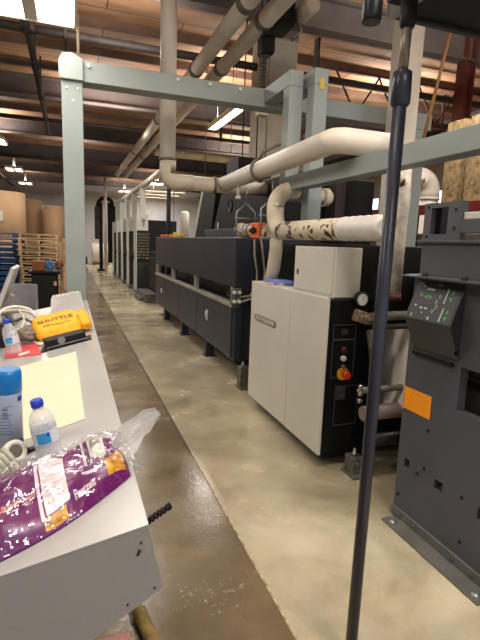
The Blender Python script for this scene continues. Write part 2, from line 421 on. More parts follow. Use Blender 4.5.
t = thing('slanted_chute', 'slanted black chute with pale side leaning behind the exhaust housing', 'chute', (2.4, 8.3, 1.61))
b = MB(); b.prism([(8.0, 1.612), (9.1, 1.612), (8.5, 2.5), (7.7, 2.5)], 'x', 2.3, 2.9, .01); b.build('body', M_dark, t)
b = MB(); b.prism([(9.11, 1.612), (9.25, 1.612), (8.65, 2.5), (8.51, 2.5)], 'x', 2.3, 2.9, .004); b.build('edge_panel', M_duct, t)
b = MB(); b.lathe([(.085, 0), (.085, .5), (.06, .54)], (2.25, 9.75, 1.612)); tag(b.build('canister', M_white2), 'white canister standing on the far end of the dryer', 'canister')
b = MB(); b.box(2.0, 2.08, 10.4, 10.48, 0, 2.75); tag(b.build('support_pole', M_black), 'thin black pole standing between the dryer and first printing tower', 'pole')
# chain hanging rods above the dryer
for x, y, z0, z1, lb in ((1.98, 9.6, 1.62, 4.4, 'thin hanger rod over the far end of dryer'), (2.12, 7.8, 2.4, 4.4, 'thin hanger rod above the slanted chute'), (2.3, 7.0, 2.31, 4.4, 'thin hanger rod over the exhaust housing')):
    b = MB(); b.tube([(x, y, z0), (x, y, z1)], .006, 6); tag(b.build('hanger_rod', M_dsteel), lb, 'rod', 'thin hanger rods')

# ------------------------------------------------------------------ printing towers
def tower(y, lb, first):
    t = thing('printing_tower', lb, 'printing tower', (1.9, y, 0), 'printing towers down the line')
    b = MB(); b.box(1.75, 1.77, y, y+.62, .10, 2.24, .004); s = b.build('side_panel', mat('tower_white', '#bdbcb2', .5, var=.04), t)
    b = MB(); b.box(1.742, 1.75, y+.45, y+.6, 1.0, 1.14); b.build('handle', M_black, s)
    b = MB(); b.box(1.80, 2.9, y+.03, y+1.0, .02, 2.1); b.build('housing', M_dark, t)
    b = MB(); b.box(1.77, 2.15, y, y+.03, .04, .92, .004); b.build('lower_panel', mat('green_black_panel', '#2a302e', .5), t)
    b = MB(); b.box(1.77, 2.15, y, y+.03, .93, 1.79, .004); k = b.build('keypad_panel', M_black, t)
    for i in range(5):
        for j in range(9):
            b = MB(); b.box(1.80+i*.066, 1.84+i*.066, y-.012, y, 1.02+j*.082, 1.06+j*.082); b.build('key', mat('key_tan', '#77704f', .5, var=.5, scale=30), k)
    b = MB(); b.lathe([(.03, 0), (.02, .025)], (2.06, y, 1.02), '-y', 10); b.build('stop_button', mat('amber', '#a86a1c'), k)
    b = MB(); b.box(1.757, 2.08, y-.02, y+.028, 1.80, 2.25, .008); h = b.build('switch_box', MATS['tower_white'], t)
    b = MB(); b.lathe([(.055, 0), (.05, .03), (.03, .04)], (1.95, y-.02, 2.08), '-y', 12).box(1.93, 1.97, y-.06, y-.02, 1.94, 2.06); b.build('isolator_switch', M_steel, h)
    b = MB(); b.box(1.87, 2.02, y+.05, y+.2, 2.10, 2.97); b.build('riser_duct', MATS['tower_white'], t)
    b = MB(); b.box(1.72, 2.3, y-.35, y, 0, .10); b.build('step', M_dsteel, t)
ords = ('first printing tower, white panel and black keypad, just past the dryer', 'second printing tower, right behind the first one', 'third printing tower in the row past the dryer', 'fourth printing tower, next to last in the row', 'fifth printing tower, farthest of the white row')
for i, lb in enumerate(ords): tower(13.6+i*1.85, lb, i == 0)
b = MB(); b.tube([(1.95, 9.9, 3.05), (1.95, 22.4, 3.05)], .075, 14)
for y in (11.5, 14, 17, 20): b.lathe([(.085, -.03), (.085, .03)], (1.95, y, 3.05), 'y', 14)
tag(b.build('header_pipe', M_duct), 'pale header pipe running over the tops of the printing towers', 'pipe')
b = MB(); b.box(2.05, 2.9, 10.7, 13.1, 0, 1.25, .02).box(2.0, 2.05, 11.0, 12.9, .3, 1.1, .01); tag(b.build('web_transfer_unit', M_dark), 'low black unit between the dryer and first printing tower', 'machine')
b = MB(); b.box(1.72, 2.03, 11.7, 13.1, 0, .22, .02).box(1.62, 1.72, 12.0, 13.0, 0, .1, .01); tag(b.build('floor_step', M_dsteel), 'low dark step on the floor in front of first printing tower', 'step')

# far end of the hall
t = thing('reel_stand', 'tall dark reel stand with arched arms at far end of the press line', 'reel stand', (1.5, 23.5, 0))
b = MB(); b.box(1.30, 1.46, 23.4, 23.6, 0, 3.2); b.build('upright', M_dark, t)
b = MB(); b.box(1.70, 2.05, 23.4, 23.7, .4, 3.2); b.build('upright', M_dark, t)
b = MB(); b.box(1.10, 1.34, 23.3, 23.5, 1.5, 3.0, .02); b.build('carriage', M_conduit, t)
b = MB(); b.tube([(1.2, 23.4, 3.0)]+arc((1.6, 23.4, 3.05), (-.35, 0, 0), (0, 0, .35), 5)+arc((1.6, 23.4, 3.05), (0, 0, .35), (.35, 0, 0), 5), .09); b.build('arch', M_dark, t)
b = MB(); b.box(1.2, 1.6, 23.3, 23.8, 0, .1); b.build('foot', M_black, t)
b = MB(); b.box(1.55, 1.66, 24.2, 24.3, 0, 2.9); tag(b.build('guide_post', M_white2), 'white post standing beside the dark reel stand', 'post')
t = thing('paper_roll', 'white paper roll lying on its side near the far wall', 'paper roll', (1.75, 29.5, 0))
b = MB(); b.lathe([(.60, 0), (.62, .03), (.62, .97), (.60, 1.0)], (1.2, 29.5, .625), 'x', 28); b.build('paper', mat('white_roll', '#cfc6bb', .7, var=.05), t)
b = MB(); b.lathe([(.09, 0), (.09, .02)], (1.2, 29.5, .625), '-x', 14); b.build('core', M_conduit, t)
b = MB(); b.box(.2, .95, 29.6, 30.4, 0, .4, .02); tag(b.build('floor_crate', M_conduit), 'low dark crate on the floor beside the white paper roll', 'crate')
# kraft rolls standing on end
rolls = ((-2.25, 18.6, .80, 3.0, 'widest brown paper roll standing at the edge of the hall, white label on it'), (-1.42, 20.9, .40, 2.95, 'brown paper roll between the widest roll and the split pair'),
         (-.60, 20.2, .40, 2.72, 'brown paper roll right beside the gantry post, behind the wooden pallets'))
for x, y, r, h, lb in rolls:
    t = thing('kraft_roll', lb, 'paper roll', (x, y, 0), 'brown paper rolls on end')
    b = MB(); b.lathe([(r-.02, 0), (r, .02), (r, h/2-.012), (r-.01, h/2), (r, h/2+.012), (r, h-.02), (r-.03, h)], (x, y, 0), 'z', 32); o = b.build('paper', M_kraft, t)
    b = MB(); b.lathe([(.06, 0), (.06, .03)], (x, y, h), 'z', 12); b.build('core', M_conduit, t)
b = MB(); b.box(-2.52, -2.10, 17.77, 17.79, 2.0, 2.32); o = b.build('roll_label', M_white2, bpy.data.objects['kraft_roll']); lab(o, 'white paper label')
# pallets
ORD = ('topmost', 'second from the top', 'third from the top', 'fourth from the top', 'fifth from the top', 'sixth from the top', 'seventh from the top', 'eighth from the top', 'ninth from the top', 'tenth from the top', 'lowest')
def pallet_mesh(x, y, z, w, dp, jit):
    b = MB(); x += jit
    for k in range(3):
        xx = x + (w-.05)*k/2; b.box(xx, xx+.05, y, y+dp, z+.024, z+.095)
    for k in range(7): yy = y+(dp-.1)*k/6; b.box(x, x+w, yy, yy+.1, z+.095, z+.123)
    for k in range(5): yy = y+(dp-.1)*k/4; b.box(x, x+w, yy, yy+.1, z, z+.024)
    return b
for i in range(11):
    b = pallet_mesh(-1.19, 13.2, .0+(10-i)*.1475, .90, 1.0, random.uniform(-.02, .02))
    tag(b.build('wooden_pallet', M_wood), 'bare wooden pallet, %s in the tall pile behind the console' % ORD[i], 'pallet', 'bare wooden pallets')
for i in range(11):
    b = pallet_mesh(-2.35, 13.4, (10-i)*.1475, 1.02, 1.0, random.uniform(-.02, .02))
    tag(b.build('blue_pallet', M_bluew), 'blue painted pallet, %s in the pile beside the bare wooden pallets' % ORD[i], 'pallet', 'blue painted pallets')
b = pallet_mesh(-.22, 13.5, 0, .5, .9, 0); b.box(-.2, .2, 13.6, 14.3, .125, 1.5, .02)
tag(b.build('crate_on_pallet', M_wood), 'narrow wooden crate standing beside the tall wooden pallet pile', 'crate')
# black bin cart with odds and ends on top
t = thing('bin_cart', 'black plastic bin cart with an open front, standing beyond the console', 'cart', (-.4, 8.0, 0))
b = MB(); b.box(-.57, -.19, 7.8, 8.3, .12, .98, .02); b.build('body', M_black, t)
b = MB(); b.box(-.61, -.15, 7.76, 8.34, .98, 1.02, .008); b.build('rim', M_dark, t)
b = MB(); b.box(-.50, -.22, 7.78, 7.80, .88, .96); b.build('opening', M_rubber, t)
for x in (-.52, -.24):
    for y in (7.86, 8.24): b = MB(); b.lathe([(.06, -.02), (.06, .02)], (x, y, .06), 'x', 14); b.build('wheel', M_rubber, t)
b = MB(); b.box(-.25, -.21, 7.76, 7.80, .80, .86); lab(b.build('tag', mat('pink_tag', '#d49a90'), t), 'pink tag')
b = MB(); b.box(-.56, -.38, 7.86, 8.2, 1.022, 1.17, .01); tag(b.build('cardboard_box', mat('brown_card', '#8a5530', .8)), 'small brown cardboard box on top of black bin cart', 'box')
b = MB()
for k in range(9):
    a = 2*PI*k/9; b.tube([(-.305, 8.0, 1.10), (-.305+.07*math.cos(a), 8.0-.03, 1.10+.075*math.sin(a))], .018, 6)
b.lathe([(.04, -.03), (.04, .03)], (-.305, 8.0, 1.10), 'y', 10)
tag(b.build('hand_wheel', mat('blue_plastic', '#4a7fb5')), 'blue spoked hand wheel on top of the black bin cart', 'wheel')
b = MB()
for p in ((-.18, 8.0, 1.07), (-.15, 8.05, 1.11), (-.20, 8.1, 1.12)): b.lathe([(.0, -.05), (.045, -.02), (.045, .02), (.0, .05)], p, 'z', 8)
tag(b.build('rag_bundle', mat('rust_rag', '#6a3a32', .9)), 'dark red rag bundle at the edge of the bin cart lid', 'rags')
# grey bucket chair back
t = thing('shop_stool', 'grey plastic chair with a curved back beside the bin cart', 'chair', (-.6, 6.6, 0))
b = MB()
for i in range(8):
    a0, a1 = -1.2+2.4*i/8, -1.2+2.4*(i+1)/8
    b.prism([(-.6+.2*math.sin(a0), 6.6+.2*math.cos(a0)), (-.6+.2*math.sin(a1), 6.6+.2*math.cos(a1)), (-.6+.17*math.sin(a1), 6.6+.17*math.cos(a1)), (-.6+.17*math.sin(a0), 6.6+.17*math.cos(a0))], 'z', .5, .92)
b.build('backrest', mat('chair_grey', '#9a96a0', .5), t)
b = MB(); b.lathe([(.19, .44), (.21, .47), (.2, .49)], (-.6, 6.6, 0), 'z', 18); b.build('seat', M_consolef, t)
b = MB(); b.tube([(-.6, 6.6, .08), (-.6, 6.6, .45)], .025); b.build('stem', M_dsteel, t)
b = MB()
for k in range(5): a = 2*PI*k/5; b.tube([(-.6, 6.6, .08), (-.6+.22*math.cos(a), 6.6+.22*math.sin(a), .025)], .02, 8)
b.build('base', M_black, t)

# ------------------------------------------------------------------ overhead pipes
t = thing('air_pipe', 'long cream air pipe high over the aisle, the one nearer the gantry post', 'pipe', (1.77, 12, 4), 'twin high air pipes')
b = MB(); b.tube([(1.77, 2.6, 4.0), (1.77, 19.5, 4.0)], .095, 18); b.build('run', M_duct, t)
for y in (5.0, 7.1, 10.2, 14.0, 17.5): b = MB(); b.lathe([(.108, -.05), (.108, .05)], (1.77, y, 4.0), 'y', 18); b.build('coupling', M_dsteel, t)
t = thing('air_pipe', 'long cream air pipe high over the aisle, the one running beside the hoist', 'pipe', (2.09, 12, 4), 'twin high air pipes')
b = MB(); b.tube([(2.09, 2.6, 4.0), (2.09, 19.5, 4.0)], .095, 18); b.build('run', M_duct, t)
for y in (5.3, 6.9, 10.8, 14.6): b = MB(); b.lathe([(.108, -.05), (.108, .05)], (2.09, y, 4.0), 'y', 18); b.build('coupling', M_dsteel, t)
b = MB(); b.tube([(2.2, 13.15, 3.88), (7.5, 13.5, 3.88)], .105, 16); b.tube([(4, 13.27, 3.95), (4, 13.27, 4.99)], .01, 6); b.tube([(6.5, 13.44, 3.95), (6.5, 13.44, 4.99)], .01, 6); tag(b.build('branch_pipe', mat('pipe_yellowed', '#c9bf98', .5)), 'yellowed branch pipe crossing under the twin high air pipes', 'pipe')
b = MB(); b.tube([(1.55, 22.8, 4.3), (1.55, 22.8, 0.0)], .06, 12); tag(b.build('drop_pipe', M_duct2), 'slim pale drop pipe at the far end of high air pipes', 'pipe')
# white vertical duct with elbow into the cross run and the big pipe coming to the camera
t = thing('vent_pipe', 'big cream vent pipe dropping from the roof and turning over the dryer', 'pipe', (1.1, 5.3, 2.1))
b = MB(); b.tube([(1.02, 5.31, 4.98), (1.02, 5.31, 2.42)], .086, 22); b.build('riser', M_duct2, t)
b = MB(); b.tube([(1.025, 5.31, 2.42), (1.025, 5.31, 2.27)]+arc((1.105, 5.31, 2.27), (-.08, 0, 0), (0, 0, -.08), 4)+[(1.3, 5.31, 2.19)], .088, 22); b.build('elbow', M_pipe, t)
b = MB(); b.tube([(1.28, 5.31, 2.19), (2.19, 5.31, 2.19)], .082, 22); b.build('cross_run', M_pipe, t)
for p, ax in (((1.02, 5.31, 2.42), 'z'), ((1.55, 5.31, 2.19), 'x')): b = MB(); b.lathe([(.092, -.012), (.099, .012)], p, ax, 22); b.build('joint', M_dsteel, t)
b = MB(); b.tube([(1.66, 5.31, 2.20), (1.66, 2.92, 2.24)]+[v for v in arc((1.74, 2.92, 2.24), (-.08, 0, 0), (0, -.08, 0), 5)]+[(1.9, 2.84, 2.24), (2.06, 2.84, 2.24)], .083, 24); b.build('main_run', mat('pipe_cream_bright', '#d3cabb', .4, var=.05, scale=2), t)
b = MB(); pts = [(1.66+.1*math.cos(a), 4.15, 2.215+.1*math.sin(a)) for a in [PI*.55+PI*1.0*i/10 for i in range(11)]]
b.tube(pts, .014, 8); b.tube([pts[0], (1.66, 4.12, 2.37), (1.80, 4.05, 2.44)], .014, 8)
tag(b.build('pipe_hook', M_dsteel), 'grey steel hook strap wrapped around the big cream vent pipe', 'hook')
b = MB(); b.tube([(1.655, 4.75, 2.03), (1.655, 4.75, 2.2)], .018, 10); b.lathe([(.026, 0), (.026, .03)], (1.655, 4.75, 2.0), 'z', 10); tag(b.build('drain_stub', M_duct2), 'short white drain stub under the big cream vent pipe', 'valve')
b = MB(); b.box(2.08, 2.55, 6.0, 6.5, 2.42, 2.66, .01); b.tube([(2.2, 6.2, 2.66), (2.2, 6.2, 4.9)], .008, 6); b.tube([(2.4, 6.2, 2.66), (2.4, 6.2, 4.9)], .008, 6)
tag(b.build('hanging_fan_box', M_dark), 'dark fan box hanging above the cream cross pipe', 'fan box')
# wrapped pipe along the press
t = thing('wrapped_pipe', 'thick wrapped pipe with torn covering running above the small white cabinet', 'pipe', (1.7, 3.4, 1.66))
b = MB(); b.tube([(1.70, 3.72, 1.665), (1.70, 2.72, 1.665)], .075, 24); b.build('torn_wrap', M_wrap, t)
b = MB()
n = 16; pts = [(1.70, 2.74-.44*i/n, 1.665) for i in range(n+1)]
b.tube(pts, .08, 24, rad=[.077+.003*math.sin(i*2.1) for i in range(n)]+[.055])
lab(b.build('tape_end', mat('white_tape', '#d9d4cc', .35, var=.04, bump=.6, bscale=16), t), 'white plastic tape wrapped end')
b = MB(); b.tube([(1.70, 3.70, 1.665)]+arc((1.70, 3.72, 1.82), (0, 0, -.155), (0, .155, 0))+[(1.70, 3.875, 1.88)]+[v for v in arc((1.85, 3.875, 1.87), (-.15, 0, 0), (0, 0, .15))]+[(1.94, 3.98, 2.01)], .076, 22); b.build('riser_bend', M_pipe, t)
b = MB(); b.tube([(1.90, 3.98, 2.0), (2.26, 4.02, 2.0)], .06, 20); b.lathe([(.085, 0), (.085, .05), (.05, .09)], (2.24, 4.02, 2.0), 'x', 20); b.build('stub', M_pipe, t)
b = MB(); b.tube([(1.70, 3.95, 1.665), (1.70, 4.78, 1.69)], .062, 20); b.lathe([(.07, -.02), (.07, .02)], (1.70, 4.74, 1.69), 'y', 20); b.build('far_run', M_wrap, t)
b = MB(); b.lathe([(.072, -.02), (.072, .02)], (1.70, 4.42, 1.68), 'y', 20).lathe([(.072, -.02), (.072, .02)], (1.70, 4.1, 1.67), 'y', 20); b.build('coupling', M_steel, t)
v = b = MB(); b.box(1.60, 1.68, 4.02, 4.22, 1.60, 1.74, .012); ov = b.build('valve_actuator', mat('orange_paint', '#e0631c', .45), t); lab(ov, 'orange valve actuator')
b = MB(); b.lathe([(.032, 0), (.032, .02), (.02, .03)], (1.60, 4.12, 1.67), '-x', 12).box(1.575, 1.60, 4.05, 4.19, 1.655, 1.685); b.build('dial', M_black, ov)
for y, lb in ((4.62, 'steel trapeze hanger holding the far end of the wrapped pipe'), (3.96, 'steel trapeze hanger by the orange valve')):
    b = MB(); b.tube([(1.60, y, 1.60), (1.60, y, 1.86), (1.70, y, 1.95), (1.80, y, 1.86), (1.80, y, 1.60)], .009, 8); b.tube([(1.58, y, 1.80), (1.82, y, 1.80)], .007, 8); b.tube([(1.70, y, 1.95), (1.70, y, 2.11)], .006, 6)
    b.tube([(1.59, y, 1.605), (1.81, y, 1.605)], .012, 8)
    tag(b.build('pipe_hanger', M_steel), lb, 'hanger', 'pipe hangers')
b = MB(); b.tube([(1.73, 3.90, 1.60), (1.73, 3.89, 1.50), (1.73, 3.93, 1.32), (1.72, 3.97, 1.21)], .05, 16, rad=[.055, .058, .06, .062]); tag(b.build('drop_duct', M_pipe), 'cream duct dropping from the wrapped pipe to the white cabinet', 'duct')

# ------------------------------------------------------------------ white cabinet by the press
c = thing('press_cabinet', 'white two-door press cabinet with a black control panel on its end', 'cabinet', (1.75, 3.4, 0))
b = MB(); b.box(1.63, 1.95, 2.76, 4.10, .07, 1.20); b.build('body', M_dark, c)
def rounded(y0, y1, r, x0=1.60, x1=1.63):
    return [(x1, y0), (x0+r, y0)] + [(x0+r-r*math.sin(PI/2*i/5), y0+r-r*math.cos(PI/2*i/5)) for i in range(1, 6)] + [(x0, y1), (x1, y1)]
b = MB(); b.prism(rounded(2.715, 3.268, .016, x1=1.618), 'z', .10, 1.205, .002); b.build('door', M_white, c)
b = MB(); b.box(1.60, 1.63, 3.274, 4.115, .10, 1.205, .004); dr = b.build('door', M_white, c)
b = MB(); b.box(1.63, 1.96, 2.77, 4.11, 1.20, 1.206); b.build('top', M_white, c)
b = MB(); ya, yb = 3.52, 4.0
b.prism([(yb-.03*math.cos(a)*0 + (ya-yb)*0, 0) for a in (0,)]+[(0, 0)], 'x', 0, 0) if False else None
pl = [(ya+.022+.022*math.cos(a), .888+.026*math.sin(a)) for a in [PI/2+PI*i/8 for i in range(9)]] + [(yb-.022+.022*math.cos(a), .888+.026*math.sin(a)) for a in [-PI/2+PI*i/8 for i in range(9)]]
b.prism(pl, 'x', 1.592, 1.60)
nm = b.build('nameplate', mat('chrome_plate', '#8f8d84', .35, .5, var=.1), dr); lab(nm, 'small metal nameplate with worn raised letters')
b = MB()
for i in range(8):
    y = ya+.04+i*.052; b.box(1.588, 1.592, y, y+.034, .872, .904)
o = b.build('raised_lettering', M_white2, nm) if False else b.build('lettering', mat('plate_letters', '#bdbab0', .4), c)
# black end with control panel
b = MB(); b.box(1.618, 1.87, 2.72, 2.76, .10, 1.20, .004); e = b.build('end_panel', M_black, c)
M_frame = mat('panel_frame', '#55555a', .4, .5)
def frame(x0, x1, z0, z1, y, w=.006):
    b = MB(); b.box(x0, x1, y-.004, y, z0, z0+w).box(x0, x1, y-.004, y, z1-w, z1).box(x0, x0+w, y-.004, y, z0, z1).box(x1-w, x1, y-.004, y, z0, z1); return b
frame(1.655, 1.835, .655, .925, 2.715).build('button_frame', M_frame, e)
frame(1.655, 1.835, .925, 1.03, 2.715).build('meter_frame', M_frame, e)
frame(1.70, 1.885, .31, .60, 2.715).build('cover_frame', M_frame, e)
b = MB(); b.box(1.71, 1.78, 2.705, 2.715, .50, .60, .002).box(1.72, 1.77, 2.70, 2.705, .515, .55).box(1.72, 1.77, 2.70, 2.705, .56, .59); b.build('socket', M_ctrl, e)
for z, r, m in ((.855, .022, mat('red_lamp', '#4a1512', .3)), (.795, .020, M_white2), (.74, .014, M_steel)):
    b = MB(); b.lathe([(r, 0), (r, .015), (r*.7, .025)], (1.745, 2.715, z), '-y', 14); b.build('button', m, e)
b = MB(); b.lathe([(.045, 0), (.045, .008)], (1.752, 2.715, .686), '-y', 20); lab(b.build('stop_collar', mat('amber_yellow', '#e0a01c', .4), e), 'yellow collar behind the stop button')
b = MB(); b.lathe([(.016, 0), (.016, .03), (.03, .032), (.03, .045), (.02, .05)], (1.758, 2.707, .682), '-y', 18); lab(b.build('stop_button', mat('stop_red', '#d2321a', .35), e), 'red mushroom stop button')
b = MB(); b.box(1.72, 1.77, 2.711, 2.715, .96, 1.0); b.build('meter', M_ctrl, e)
# adjacent parts of the folder
b = MB(); b.box(1.66, 1.86, 2.74, 3.36, 1.207, 1.545, .006); sb = b.build('utility_box', M_white); tag(sb, 'small white utility box standing on top of the press cabinet', 'cabinet')
b = MB(); b.box(1.652, 1.66, 2.77, 3.33, 1.225, 1.53, .003); bd = MB(); dd = b.build('door', M_white, sb)
b = MB(); b.box(1.646, 1.652, 3.27, 3.29, 1.33, 1.37); b.build('lock', M_dsteel, sb)
for o in (dd, bpy.data.objects['lock']):                     # sb has its own origin: keep world placement
    pass
t = thing('shop_rag', 'blue folded shop rag with a pink corner on the white cabinet top', 'rag', (1.7, 3.75, 1.206))
b = MB(); b.prism([(1.62, 3.64), (1.80, 3.62), (1.82, 3.84), (1.66, 3.92), (1.61, 3.80)], 'z', 1.208, 1.245, .012); b.build('cloth', mat('blue_cloth', '#6c7fc0', .8, bump=.4), t)
b = MB(); b.prism([(1.60, 3.66), (1.70, 3.62), (1.71, 3.76), (1.61, 3.80)], 'z', 1.207, 1.225, .006); lab(b.build('pink_cloth', mat('pink_cloth', '#d8a8a0', .8, bump=.4), t), 'pink cloth fold')
for x, y, lb in ((1.82, 2.60, 'square steel foot block beside the white cabinet end'), (1.73, 4.62, 'square steel foot block under the dryer end')):
    t = thing('foot_block', lb, 'machine foot', (x, y, 0), 'machine foot blocks')
    b = MB(); b.box(x-.045, x+.045, y-.05, y+.05, .015, .13 if y < 3 else .24, .006); b.build('block', M_dsteel, t)
    b = MB(); b.box(x-.06, x+.07, y-.10, y+.06, 0, .015); b.build('base_plate', M_dsteel, t)
    b = MB(); b.lathe([(.02, 0), (.02, .02), (.012, .02), (.012, .05)], (x, y, .13 if y < 3 else .24), 'z', 10); b.build('levelling_bolt', M_steel, t)
    b = MB(); b.lathe([(.014, 0), (.014, .012)], (x-.01, y-.05, .09), '-y', 8); b.build('side_bolt', M_steel, t)

# ------------------------------------------------------------------ folder unit between the cabinet and the near press
f = thing('folder_unit', 'black folder unit with rollers between white cabinet and near press', 'machine', (2.6, 3.2, 0))
b = MB(); b.box(2.0, 3.05, 2.78, 4.6, .15, 1.57, .01); b.build('housing', M_dark, f)
b = MB(); b.box(2.45, 3.3, 1.45, 2.74, .15, 1.52, .01); b.build('rear_housing', M_dark, f)
for x, z, r, m in ((1.90, .63, .022, M_dsteel), (1.92, .47, .05, mat('roller_pink_grey', '#7b6c66', .4)), (1.95, 1.12, .03, M_dsteel), (1.95, 1.05, .02, M_conduit), (2.0, .28, .05, M_black)):
    b = MB(); b.tube([(x-.13, 2.50, z), (2.45, 2.50, z)], r, 18); b.build('roller', m, f)
b = MB(); b.prism([(2.42, .50), (2.72, .42), (2.76, 1.02), (2.40, 1.04), (2.36, .8)], 'x', 2.09, 2.094)
for v in b.bm.verts: v.co.x += (v.co.z-.7)*.10
lab(b.build('paper_web', mat('web_paper', '#d6cdc2', .6, var=.05, scale=2), f), 'white paper web')
b = MB(); b.box(1.93, 1.98, 2.62, 2.72, .1, 1.15); b.build('frame_post', M_black, f)
b = MB(); b.tube([(1.93, 2.66, 1.0), (1.95, 2.62, .80), (1.94, 2.6, .62)], .045, 14); b.lathe([(.055, -.02), (.055, .02)], (1.945, 2.62, .88), 'z', 14); lab(b.build('hose', M_dsteel, f), 'dull steel hose')
b = MB()
for z in (.50, .55, .60): b.lathe([(.022, -.018), (.028, 0), (.022, .018)], (1.87, 2.66, z), 'z', 10)
b.tube([(1.84, 2.66, .575), (1.95, 2.66, .575)], .012, 8); lab(b.build('chrome_fitting', mat('chrome', '#b5b2aa', .25, .9), f), 'chrome pipe fitting')
b = MB(); b.tube([(1.80, 2.69, 1.10), (1.90, 2.68, 1.07), (2.0, 2.70, 1.07)], .042, 14); lab(b.build('lagged_pipe', mat('pipe_lagging', '#8a7862', .9, var=.4, scale=40, bump=.6), f), 'pipe end in brown lagging')
t = thing('pressure_gauge', 'round pressure gauge with white dial at the corner of white cabinet', 'gauge', (1.84, 2.69, 1.12))
b = MB(); b.lathe([(.052, 0), (.052, .03), (.046, .035)], (1.835, 2.70, 1.205), '-y', 24); b.build('case', M_black, t)
b = MB(); b.lathe([(.040, 0), (.040, .002)], (1.835, 2.665, 1.205), '-y', 24); dl = b.build('dial', mat('dial_white', '#e4e2da', .4, var=.01), t)
b = MB(); b.prism([(1.832, 1.205), (1.838, 1.205), (1.846, 1.235)], 'y', 2.6625, 2.6632)
for k in range(9): a = -.6+k*(PI+1.2)/8; ca, sa = math.cos(a), math.sin(a); b.tube([(1.835+.030*ca, 2.6628, 1.205+.030*sa), (1.835+.036*ca, 2.6628, 1.205+.036*sa)], .0018, 5)
b.build('needle', M_black, dl)
b = MB(); b.tube([(1.86, 2.72, 1.205), (1.95, 2.76, 1.20)], .03, 12); b.build('stem', M_black, t)
# taped vertical pipe behind the black pole
t = thing('taped_hose', 'dirty white taped vertical hose right behind the black pole', 'hose', (2.03, 2.6, 1.22))
b = MB(); b.tube([(2.035, 2.6, 2.12), (2.03, 2.6, 1.9), (2.03, 2.6, 1.6), (2.032, 2.6, 1.25)], .045, 16, rad=[.035, .052, .046, .044]); b.build('tape_wrap', mat('dirty_tape', '#d0c7b8', .6, var=.2, scale=14, bump=.5, bscale=30), t)
b = MB(); b.tube([(2.03, 2.6, 1.95), (1.97, 2.62, 2.02), (1.95, 2.66, 2.08)], .04, 10, rad=[.05, .05, .03]); b.build('tape_knot', M_wrap, t)
b = MB(); b.lathe([(.05, -.04), (.05, .0)], (2.032, 2.6, 1.25), 'z', 14); b.build('clamp_ring', M_rust, t)
t = thing('electrical_cabinet', 'big black electrical cabinet behind the side beam of the gantry', 'cabinet', (3.1, 5.2, 0))
b = MB(); b.box(2.97, 3.42, 4.9, 5.5, .0, 2.33, .01); b.build('body', M_black, t)
b = MB(); b.box(2.99, 3.40, 4.89, 4.9, .1, 2.31); b.build('door', M_dark, t)
b = MB(); b.box(2.74, 2.86, 4.62, 4.86, 1.60, 2.3, .01); tag(b.build('cable_duct', mat('brown_black', '#2a211c')), 'dark brown upright duct beside the black electrical cabinet', 'duct')
t = thing('far_elbow_pipe', 'beige vent elbow seen past the white column, bending down behind the near press', 'pipe', (5.45, 6.5, 0))
b = MB(); b.tube([(5.15, 6.5, 2.70), (5.38, 6.5, 2.70)]+arc((5.38, 6.5, 2.48), (0, 0, .22), (.22, 0, 0))+[(5.60, 6.5, 2.38)], .165, 20); b.build('elbow', M_duct, t)
b = MB(); b.tube([(5.60, 6.5, 2.40), (5.60, 6.5, .0)], .155, 20); b.lathe([(.18, -.02), (.175, .02)], (5.60, 6.5, 2.38), 'z', 20); b.build('riser', M_duct, t)
t = thing('red_machine_rail', 'long red rail beam on a machine behind the presses', 'beam', (4.05, 4.6, 0))
b = MB(); b.box(4.0, 4.12, 2.2, 7.6, 1.97, 2.08, .008); b.build('rail', M_red, t)
for y in (2.5, 4.9, 7.3): b = MB(); b.box(4.03, 4.11, y, y+.08, 0, 1.97); b.build('post', M_dark, t)
b = MB(); b.box(4.15, 4.9, 2.2, 7.4, .0, 1.75, .02); tag(b.build('rear_machine', mat('olive_machine', '#6a655a', .6, var=.15)), 'olive grey machine body behind the red rail', 'machine')
for xa, ya, lb in ((5.0, 5.25, 'tan chipboard panel upright beside the red column, the wider one'), (5.0, 4.72, 'tan chipboard panel upright at the edge past the wider one')):
    b = MB(); b.box(5.0, 5.05, ya, ya+(.30 if ya > 5 else .42), 0, 3.3); b.box(5.05, 5.13, ya, ya+.05, 0, 3.3); tag(b.build('chipboard_panel', M_osb), lb, 'board', 'upright chipboard panels')
b = MB(); b.tube([(3.55, 3.9, 4.2), (3.2, 3.86, 2.6)], .016, 8); tag(b.build('copper_tube', mat('copper_dull', '#a5774a', .5)), 'thin slanted copper tube beside the whitewashed column', 'tube')

# ------------------------------------------------------------------ near press
p = thing('near_press_unit', 'large dark grey press unit bolted to the floor with a tilted control panel', 'press', (2.1, 1.7, 0))
holes = [(1.28, 1.715, .775, .995), (2.00, 2.045, .325, .378), (1.745, 1.805, .315, .37), (1.47, 1.525, .31, .37)]
b = MB(); b.plate(1.77, 1.82, 1.10, 2.10, .02, 1.41, holes); sp = b.build('side_frame', M_press, p)
b = MB(); b.box(1.95, 2.40, 1.12, 2.08, .05, 1.40); b.build('inner_body', mat('inner_press', '#7d706a', .6, var=.25), p)
b = MB(); b.tube([(1.88, 1.14, .90), (1.88, 2.06, .90)], .035, 14); lab(b.build('shaft', M_black, p), 'black shaft behind the window')
b = MB(); b.lathe([(.05, 0), (.05, .05), (.03, .07)], (1.95, 1.62, .80), '-x', 16); b.build('cap', M_pipe, p)
for y0, y1, z0, z1 in holes[1:]: b = MB(); b.box(1.80, 1.85, y0+.005, y1-.01, z0, z0+.018); lab(b.build('nut', M_steel, p), 'bright steel nut in a square hole')
for y, z in ((1.93, .335), (1.62, .365), (1.885, .385), (1.885, .60), (2.07, .14), (1.60, .14)): b = MB(); b.lathe([(.009, 0), (.009, .005)], (1.77, y, z), '-x', 8); b.build('plug', M_dark, sp)
